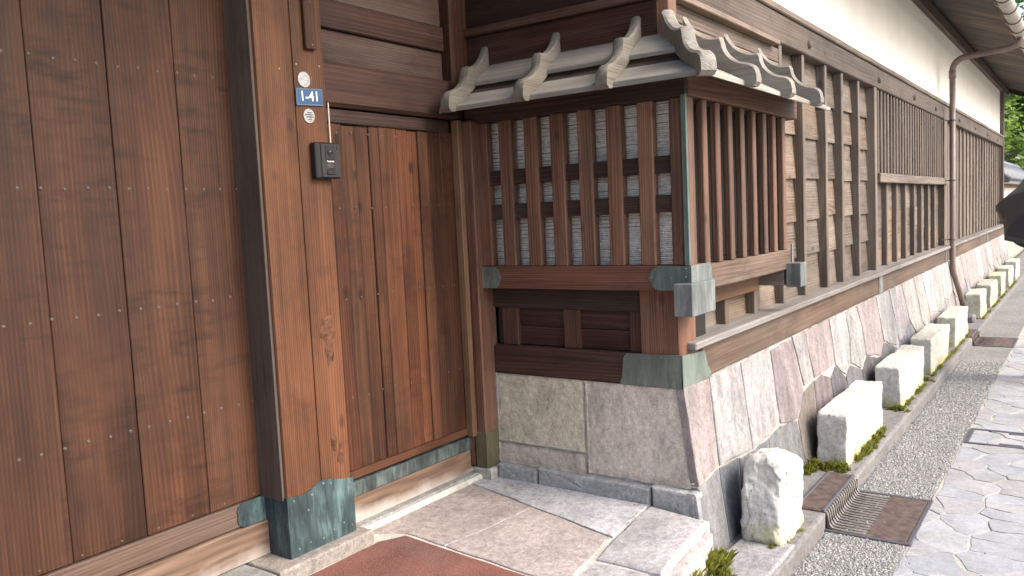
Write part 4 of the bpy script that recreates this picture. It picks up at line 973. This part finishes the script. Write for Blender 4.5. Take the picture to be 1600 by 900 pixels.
# drain inlets
def drain(x0, x1, label, detail=True):
    g = empty('drain_grate', ((x0+x1)/2, .85, ZR), label, 'drain grate', 'kerb drain inlets')
    box('frame', (x0-.02, x0), (.645, .985), (ZR-.01, ZR+.008), 'darkiron', g, .002); box('frame', (x1, x1+.02), (.645, .985), (ZR-.01, ZR+.008), 'darkiron', g, .002)
    box('frame', (x0-.02, x1+.02), (.628, .647), (ZR-.01, ZR+.009), 'darkiron', g, .002)
    box('pit', (x0, x1), (.647, .975), (ZR-.012, ZR+.0025), 'silt', g, 0); box('inlet', (x0, x1), (.976, 1.0), (ZR-.012, ZK-.012), 'blackvoid', g, 0)
    box('rust_plate', (x0+.003, x1-.003), (.65, .815), (ZR-.01, ZR+.0068), 'iron', g, .001)
    n_ = 17 if detail else 8
    for k in range(n_):
        a = x0+.01+(x1-x0-.02)*k/n_; w = (x1-x0-.02)/n_*.55
        P_ = [(.79, ZR+.006), (.93, ZR+.007), (.958, ZR+.012), (.972, ZR+.03), (.976, ZK-.012), (.982, ZK+.002), (.992, ZK+.004), (.992, ZK-.012), (.985, ZR+.02), (.96, ZR-.006), (.79, ZR-.006)]
        V = [(a, y, z) for y, z in P_]+[(a+w, y, z) for y, z in P_]; q = len(P_)
        F = [tuple(range(q)), tuple(range(2*q-1, q-1, -1))]+[(i, (i+1) % q, q+(i+1) % q, q+i) for i in range(q)]
        bm = bmesh.new(); bv = [bm.verts.new(v) for v in V]; fs_ = [bm.faces.new([bv[i] for i in f]) for f in F]; bmesh.ops.triangulate(bm, faces=fs_[:2])
        bm_obj('bar', bm, 'ironpale' if detail else 'iron', g)
    box('top_plate', (x0, x1), (.99, 1.115), (ZK-.01, ZK+.008), 'iron', g, .003)
    for yy in (.988, 1.108): box('rim', (x0, x1), (yy, yy+.012), (ZK, ZK+.013), 'darkiron', g, .002)
drain(3.72, 4.30, 'rusty slotted drain grate and kerb inlet beside the rough upright stone')
drain(9.15, 9.7, 'small far rusty drain grate near the downpipe foot', False)
# iron frame of the paved manhole
mh = empty('manhole_frame', (5.62, .3, ZR), 'flat dark iron frame of a paved manhole let into the flagstones', 'manhole')
z0, z1 = ZR-.004, ZR+.011
for nm, x, y in (('frame_bar', (5.45, 5.475), (-.1, .632)), ('frame_bar', (5.79, 5.815), (-.1, .632)), ('frame_bar', (5.475, 5.79), (.607, .632)), ('frame_bar', (5.475, 5.79), (-.1, -.075))):
    box(nm, x, y, (z0, z1), 'darkiron', mh, .002)
box('key_plate', (5.478, 5.515), (.33, .45), (z0, z1-.001), 'darkiron', mh, .002); box('key_plate', (5.75, 5.787), (.3, .42), (z0, z1-.001), 'darkiron', mh, .002)

# ------------------------------------------------------------------ moss and grass tufts
def moss(name, label, spots, seed, n=900, h=(.01, .035)):
    r_ = random.Random(seed); V = []; F = []
    for (cx, cy, cz, rx, ry, wgt) in spots:
        for _ in range(int(n*wgt)):
            a = r_.random()*6.283; q = r_.random()**.62*1.15; x = cx+math.cos(a)*q*rx; y = cy+math.sin(a)*q*ry
            if mnoise.noise(Vector((x*26, y*26, seed))) < -.12: continue
            q = min(q, 1.)
            hh = r_.uniform(*h)*(1.15-q*.8)*.75; w = r_.uniform(.002, .0045); t_ = r_.random()*6.283; lx, ly = r_.gauss(0, .5)*hh, r_.gauss(0, .5)*hh
            zz = cz+.022*(1-q*q)*wgt**.3
            b = len(V); V += [(x-math.cos(t_)*w, y-math.sin(t_)*w, cz-.004), (x+math.cos(t_)*w, y+math.sin(t_)*w, cz-.004), (x+lx*.5+math.cos(t_)*w*.8, y+ly*.5+math.sin(t_)*w*.8, zz+hh*.6), (x+lx, y+ly, zz+hh)]
            F += [(b, b+1, b+2), (b, b+2, b+3)]
    o_ = mesh_obj(name, V, F, 'mossblade', None, (spots[0][0], spots[0][1], spots[0][2])); tag(o_, label, 'moss', kind='stuff')
moss('moss', 'green moss and grass tuft between the gate platform and the kerb', [(2.72, 1.115, ZK, .09, .04, 1.), (2.82, 1.13, ZK, .08, .045, 1.2), (2.91, 1.16, ZK, .07, .05, 1.2), (2.99, 1.18, ZK, .05, .03, .6), (2.86, 1.15, ZK+.03, .06, .03, .8), (2.62, 1.1, ZK, .08, .04, .8)]+[(2.5+.07*k, 1.115+.012*k, -.16+.01*(k % 3), .06, .022, .5) for k in range(6)]+[(2.55+.08*k, 1.125+.011*k, -.115, .05, .018, .35) for k in range(4)], 1, 1000, (.02, .06))
moss('moss', 'green moss clump at the near end of the long pale block', [(4.35, 1.2, ZK, .05, .04, 1.), (4.36, 1.13, ZK, .045, .05, .8), (4.37, 1.065, ZK, .04, .035, .7), (4.27, 1.21, ZK, .06, .03, .7), (4.31, 1.2, ZK+.02, .04, .03, .7)], 2, 1100, (.012, .045))
moss('moss', 'green moss strip along the foot of the long pale block', [(4.75, 1.03, ZK, .08, .025, .8), (4.86, 1.03, ZK, .06, .03, .9), (4.98, 1.035, ZK, .07, .02, .7), (5.1, 1.03, ZK, .05, .022, .6), (4.6, 1.035, ZK, .06, .012, .2), (5.22, 1.035, ZK, .04, .012, .2)], 3, 900, (.012, .05))
moss('moss', 'moss at the foot of the rough upright stone', [(3.27, 1.03, ZK, .05, .02, .35), (3.2, 1.06, ZK, .04, .02, .3), (3.42, 1.015, ZK, .06, .012, .2)], 4, 700, (.006, .02))
moss('moss', 'moss strip along the feet of the farther kerb blocks', [(5.82, 1.06, ZK, .05, .07, .7)]+[(5.9+.13*k, 1.032, ZK, .08, .012, (.05, .3, .12, .02, .4, .2, .05)[k]) for k in range(7)]+[(6.86, 1.05, ZK, .04, .06, .5)]+[(7.1+.16*k, 1.03, ZK, .1, .015, random.choice((.02, .1, .25))) for k in range(15)]+[(10.6+.2*k, 1.03, ZK, .1, .018, random.choice((.02, .1, .2))) for k in range(24)], 5, 900, (.008, .03))

# ------------------------------------------------------------------ far end of the street
fw_ = empty('far_wall', (22, 1.8, -.3), 'low pale garden wall with grey tiled coping beyond the house end', 'wall')
box('wall_body', (17.37, 34), (1.62, 1.95), (.35, 1.35), 'plaster', fw_, .01)
prism('base_course', [(18.8, -.3), (34, -.3), (34, .36), (18.8, .36)], .12, lambda u, v, d: Vector((u, 1.68-d, v)), 'wallstone', fw_, .02, (.36, .34, .28), jag=.03, step=.3, relief=.05, seed=3)
box('fascia', (17.37, 34), (1.5, 2.0), (1.35, 1.42), 'straw_x', fw_, .005)
mesh_obj('coping', [(17.37, 1.28, 1.44), (34, 1.28, 1.44), (34, 1.78, 1.86), (17.37, 1.78, 1.86), (17.37, 2.28, 1.44), (34, 2.28, 1.44), (17.37, 1.28, 1.41), (34, 1.28, 1.41), (34, 2.28, 1.41), (17.37, 2.28, 1.41)],
         [(0, 1, 2, 3), (3, 2, 5, 4), (6, 7, 1, 0), (9, 8, 7, 6), (0, 3, 4, 9, 6), (1, 7, 8, 5, 2), (4, 5, 8, 9)], 'tile', fw_)
for k in range(44):
    xx = 17.45+k*.37
    bm = bmesh.new(); cyl_path(bm, [(xx, 1.26, 1.455), (xx, 1.78, 1.885)], .055, 8); bm_obj('coping_tile', bm, 'tile', fw_, smooth=True)
bm = bmesh.new(); cyl_path(bm, [(17.37, 1.78, 1.9), (34, 1.78, 1.9)], .075, 10); bm_obj('ridge', bm, 'tile', fw_, smooth=True)

def tree(loc, htrunk, crown, nleaf, label, mat, seed, leaf=.12):
    t_ = empty('tree', loc, label, 'tree', 'trees beyond the house'); r_ = random.Random(seed); L = Vector(loc)
    bm = bmesh.new(); cyl_path(bm, [L+Vector((0, 0, -.1)), L+Vector((.1, .05, htrunk*.5)), L+Vector((.05, -.1, htrunk))], [.22, .17, .1], 9)
    for k in range(7):
        a = r_.random()*6.283; z_ = htrunk*(.45+.5*r_.random()); e = Vector((math.cos(a), math.sin(a), .5))*r_.uniform(.8, 1.8)
        cyl_path(bm, [L+Vector((.05, 0, z_)), L+Vector((.05, 0, z_))+e*.5+Vector((0, 0, .1)), L+Vector((.05, 0, z_))+e], [.07, .05, .02], 6)
    bm_obj('trunk', bm, 'bark', t_)
    V = []; F = []; cl = []
    for c_ in crown:
        for _ in range(22):
            d = Vector((r_.gauss(0, 1), r_.gauss(0, 1), r_.gauss(0, 1))).normalized(); q = r_.uniform(.55, 1.0)
            cl.append((Vector(c_[:3])+Vector((d.x*c_[3]*q, d.y*c_[3]*q, d.z*c_[4]*q)), r_.uniform(.25, .5)*c_[3]*.6))
    for _ in range(nleaf):
        c0, rr_ = r_.choice(cl); d = Vector((r_.gauss(0, 1), r_.gauss(0, 1), r_.gauss(0, .7)))*rr_*.55; p = L+c0+d
        a = Vector((r_.gauss(0, 1), r_.gauss(0, 1), r_.gauss(0, .5))).normalized(); b = a.orthogonal().normalized(); s = leaf*r_.uniform(.6, 1.3)
        k = len(V); V += [p-a*s, p+b*s*.45, p+a*s, p-b*s*.45]; F.append((k, k+1, k+2, k+3))
    mesh_obj('crown', V, F, mat, t_, L+Vector((0, 0, htrunk)))
tree((27, 3.4, -.3), 3.2, [(0, 0, 3.4, 2.0, 1.7), (1.2, -1.4, 2.6, 1.5, 1.4), (-.5, 1.5, 4.4, 1.8, 1.6), (0, -.8, 5.2, 1.6, 1.4)], 9000, 'bright green leafy tree behind the far tiled wall', 'leaf', 1, .11)
tree((33, 1.2, -.3), 5.0, [(0, 0, 6.2, 2.6, 2.2), (-1.5, -1.2, 4.6, 2., 1.6), (1, 1.4, 8, 2.4, 2.), (0, -2.4, 7.6, 2.2, 1.9), (-1, 1.5, 4.0, 1.8, 1.5)], 12000, 'tall tree rising above the eaves at the far end of the street', 'leaf', 2, .14)
tree((38, 5.0, -.3), 3.6, [(0, 0, 3.4, 2.8, 2.6), (0, -2.6, 3.6, 2.6, 2.6), (0, -5.0, 3.2, 2.4, 2.4), (0, 2.6, 5.2, 2.6, 2.4), (0, -2, 6.6, 2.6, 2.2)], 11000, 'broad darker tree mass behind the bright green tree', 'leafdark', 3, .18)

# ------------------------------------------------------------------ passer-by with a black umbrella at the right edge
um = empty('umbrella', (7.05, .22, 1.05), 'open black umbrella tilted low at the right edge of the picture', 'umbrella')
ax = Vector((-.9, .2, 1.)).normalized(); ctr = Vector((7.1, .172, 1.085)); a_ = ax.cross(Vector((0, 0, 1))).normalized(); b_ = ax.cross(a_)
ang0 = 0.; Rr = .46; hgt = .2
def ump(k, t):
    an = ang0+k*math.pi/4; r_ = Rr*math.sin(t*math.pi/2*.98)/math.sin(math.pi/2*.98); return ctr+ax*hgt*(math.cos(t*math.pi/2)**1.0)+(a_*math.cos(an)+b_*math.sin(an))*r_
bm = bmesh.new(); n = 7
tipv = ctr+ax*hgt
for k in range(8):
    prev = None
    for t in range(n+1):
        tt = t/n; p0 = ump(k, tt); p1 = ump(k+1, tt); mid = (p0+p1)/2-ax*.012*tt-((p0+p1)/2-ctr-ax*ax.dot((p0+p1)/2-ctr))*.05*tt
        row = [bm.verts.new(p) for p in (p0, p0.lerp(mid, .5)+(p0.lerp(mid, .5)-mid)*.0, mid, mid.lerp(p1, .5), p1)]
        if prev:
            for q in range(4): bm.faces.new((prev[q], prev[q+1], row[q+1], row[q]))
        prev = row
bmesh.ops.remove_doubles(bm, verts=bm.verts, dist=1e-4)
canopy = bm_obj('canopy', bm, 'umbrellacloth', um, smooth=True); canopy.data.set_sharp_from_angle(angle=.22)
sm = canopy.modifiers.new('thickness', 'SOLIDIFY'); sm.thickness = .0015
for k in range(8):
    bm = bmesh.new(); cyl_path(bm, [ump(k, t/6)-ax*.004 for t in range(7)], .002, 5); bm_obj('rib', bm, 'darkiron', canopy)
bm = bmesh.new(); cyl_path(bm, [tipv+ax*.05, tipv-ax*.78], .005, 8); bm_obj('shaft', bm, 'darkiron', um)
hp = tipv-ax*.72
bm = bmesh.new(); cyl_path(bm, [tipv-ax*.68, tipv-ax*.82]+[tipv-ax*(.82+.035*math.sin(q*.52))+Vector((.035*(1-math.cos(q*.52)), 0, 0)) for q in range(1, 7)], .011, 8); bm_obj('handle', bm, 'blackplastic', um, smooth=True)
# the person: one continuous skinned body, walking away from the camera
gz0 = ZR+.004; px, py = hp.x+.12, .24
pe = empty('person', (px, py, gz0), 'person in a dark coat under the black umbrella at the right edge', 'person')
sk = {'pel': (0, 0, .92, .155, .11), 'ab': (0, 0, 1.08, .15, .105), 'ch': (.01, 0, 1.27, .17, .115), 'nk0': (.01, 0, 1.43, .075, .07), 'nk': (.02, 0, 1.49, .052, .052),
      'shL': (.01, .18, 1.38, .068, .068), 'shR': (.01, -.18, 1.38, .068, .068), 'elR': (-.04, -.25, 1.1, .052, .052), 'wrR': (.06, -.23, .87, .038, .038), 'hpL': (0, .09, .88, .1, .1), 'hpR': (0, -.09, .88, .1, .1),
      'knL': (.12, .1, .48, .07, .07), 'knR': (-.02, -.1, .48, .07, .07), 'anL': (.1, .1, .09, .045, .045), 'anR': (-.18, -.1, .12, .045, .045), 'toL': (.24, .11, .045, .04, .035), 'toR': (-.05, -.11, .05, .04, .035)}
wr = hp-Vector((px, py, gz0)); sk['elL'] = (-.06, .27, 1.12, .06, .06); sk['wrL'] = (wr.x+.03, wr.y-.02, wr.z+.0, .036, .036)
ed = [('pel', 'ab'), ('ab', 'ch'), ('ch', 'nk0'), ('nk0', 'nk'), ('ch', 'shL'), ('ch', 'shR'), ('shL', 'elL'), ('elL', 'wrL'), ('shR', 'elR'), ('elR', 'wrR'), ('pel', 'hpL'), ('pel', 'hpR'), ('hpL', 'knL'), ('hpR', 'knR'), ('knL', 'anL'), ('knR', 'anR'), ('anL', 'toL'), ('anR', 'toR')]
def skin(name, sk, ed, mat, parent, root, sub=2):
    keys = list(sk); me_ = bpy.data.meshes.new(name); O = Vector((px, py, gz0))
    me_.from_pydata([sk[k][:3] for k in keys], [(keys.index(a), keys.index(b)) for a, b in ed], []); me_.materials.append(M[mat])
    o_ = bpy.data.objects.new(name, me_); link(o_, parent, O)
    md = o_.modifiers.new('skin', 'SKIN'); md.use_smooth_shade = True
    for i, k in enumerate(keys):
        sv = me_.skin_vertices[0].data[i]; sv.radius = sk[k][3:5]; sv.use_root = (k == root)
    o_.modifiers.new('sub', 'SUBSURF').levels = sub; o_.modifiers['sub'].render_levels = sub; return o_
skin('body', sk, ed, 'coat', pe, 'pel')
for s_, nm, w_, el in ((1, 'L', sk['wrL'], sk['elL']), (-1, 'R', sk['wrR'], sk['elR'])):
    w0 = Vector(w_[:3]); d = (w0-Vector(el[:3])).normalized(); up_ = Vector((0, 0, 1)); sd_ = d.cross(up_).normalized(); nn = sd_.cross(d)
    h = {'w': (*w0, .026, .03), 'p': (*(w0+d*.06), .022, .036)}; he = [('w', 'p')]
    for q in range(4):
        o0 = w0+d*.085+nn*(.026-.0175*q); cu = sd_*(-.02 if nm == 'L' else .012)
        L_ = (.03, .034, .031, .025)[q]
        for jn in range(3): h['f%d%d' % (q, jn)] = (*(o0+d*L_*(jn*.75)+cu*(jn**1.4)), .0085, .0085)
        he += [('p', 'f%d0' % q), ('f%d0' % q, 'f%d1' % q), ('f%d1' % q, 'f%d2' % q)]
    h['t0'] = (*(w0+d*.03+nn*.035), .011, .011); h['t1'] = (*(w0+d*.06+nn*.055-sd_*.01), .0095, .0095); h['t2'] = (*(w0+d*.085+nn*.058-sd_*.02), .008, .008)
    he += [('w', 't0'), ('t0', 't1'), ('t1', 't2')]
    skin('hand', h, he, 'skin', pe, 'w')
bm = bmesh.new(); bmesh.ops.create_uvsphere(bm, u_segments=20, v_segments=16, radius=1)
HC = Vector((px+.03, py, gz0+1.6))
for v in bm.verts:
    p = v.co.copy(); q = Vector((p.x*.095, p.y*.073, p.z*.118))
    if p.z < -.3: q.y *= 1-.25*(-p.z-.3); q.x += .012*(-p.z-.3)
    if p.x > .75: q.x += .02*math.exp(-((p.z+.12)/.16)**2-(p.y/.18)**2)-.006*math.exp(-((p.z-.08)/.12)**2-((abs(p.y)-.38)/.16)**2)+.006*math.exp(-((p.z+.48)/.09)**2-(p.y/.3)**2)
    v.co = HC+q
bm_obj('head', bm, 'skin', pe, smooth=True)
bm = bmesh.new(); bmesh.ops.create_uvsphere(bm, u_segments=20, v_segments=16, radius=1)
for v in bm.verts:
    p = v.co.copy(); v.co = HC+Vector((p.x*.105-.012, p.y*.083, max(p.z, -.55+.9*max(0, p.x))*.125+.008))
bm_obj('hair', bm, 'hair', pe, smooth=True)
for s_ in (-1, 1):
    bm = bmesh.new(); dome(bm, HC+Vector((.082, s_*.03, .008)), (1, s_*.2, 0), .011, .006, 8); bm_obj('eye', bm, 'white', pe, smooth=True)
    bm = bmesh.new(); dome(bm, HC+Vector((-.005, s_*.07, -.01)), (0, s_, 0), .026, .014, 10); bm_obj('ear', bm, 'skin', pe, smooth=True)

r_ = random.Random(21); V = []; F = []
def litter(x, y, z, sz):
    a = r_.random()*6.283; t_ = r_.uniform(-.4, .4); k = len(V); d = Vector((math.cos(a), math.sin(a), t_*.5)); n_ = Vector((-math.sin(a), math.cos(a), r_.uniform(-.3, .3)))
    p = Vector((x, y, z+sz*.3)); V.extend([p-d*sz, p-d*sz*.2+n_*sz*.4, p+d*sz, p-d*sz*.1-n_*sz*.4, p+Vector((0, 0, sz*.15))]); F.extend([(k, k+1, k+4), (k+1, k+2, k+4), (k+2, k+3, k+4), (k+3, k, k+4)])
for _ in range(26): litter(r_.uniform(3.02, 3.2), r_.uniform(1.14, 1.22), ZK, r_.uniform(.004, .012))
for _ in range(16): litter(2.575+r_.uniform(-.02, .3), 1.442+r_.uniform(-.006, .03), .002, r_.uniform(.003, .008))
for _ in range(22): litter(r_.uniform(2.86, 2.94), r_.uniform(1.3, 2.3), .002, r_.uniform(.003, .007))
for _ in range(40): litter(r_.uniform(3., 9.), r_.uniform(.93, .98), ZR+.004, r_.uniform(.004, .01))
for _ in range(30): litter(r_.uniform(3.2, 8.), r_.uniform(1.0, 1.05), ZK, r_.uniform(.004, .011))
for _ in range(20): litter(r_.uniform(2.9, 8.), r_.uniform(0, .9), ZR+.004, r_.uniform(.004, .009))
leafmat('dryleaf', (.05, .025, .012), (.2, .1, .045))
tag(mesh_obj('leaf_litter', V, F, 'dryleaf', None, (3.1, 1.18, ZK)), 'scraps of dry brown leaves and grit in the corners of the paving', 'leaves', kind='stuff')
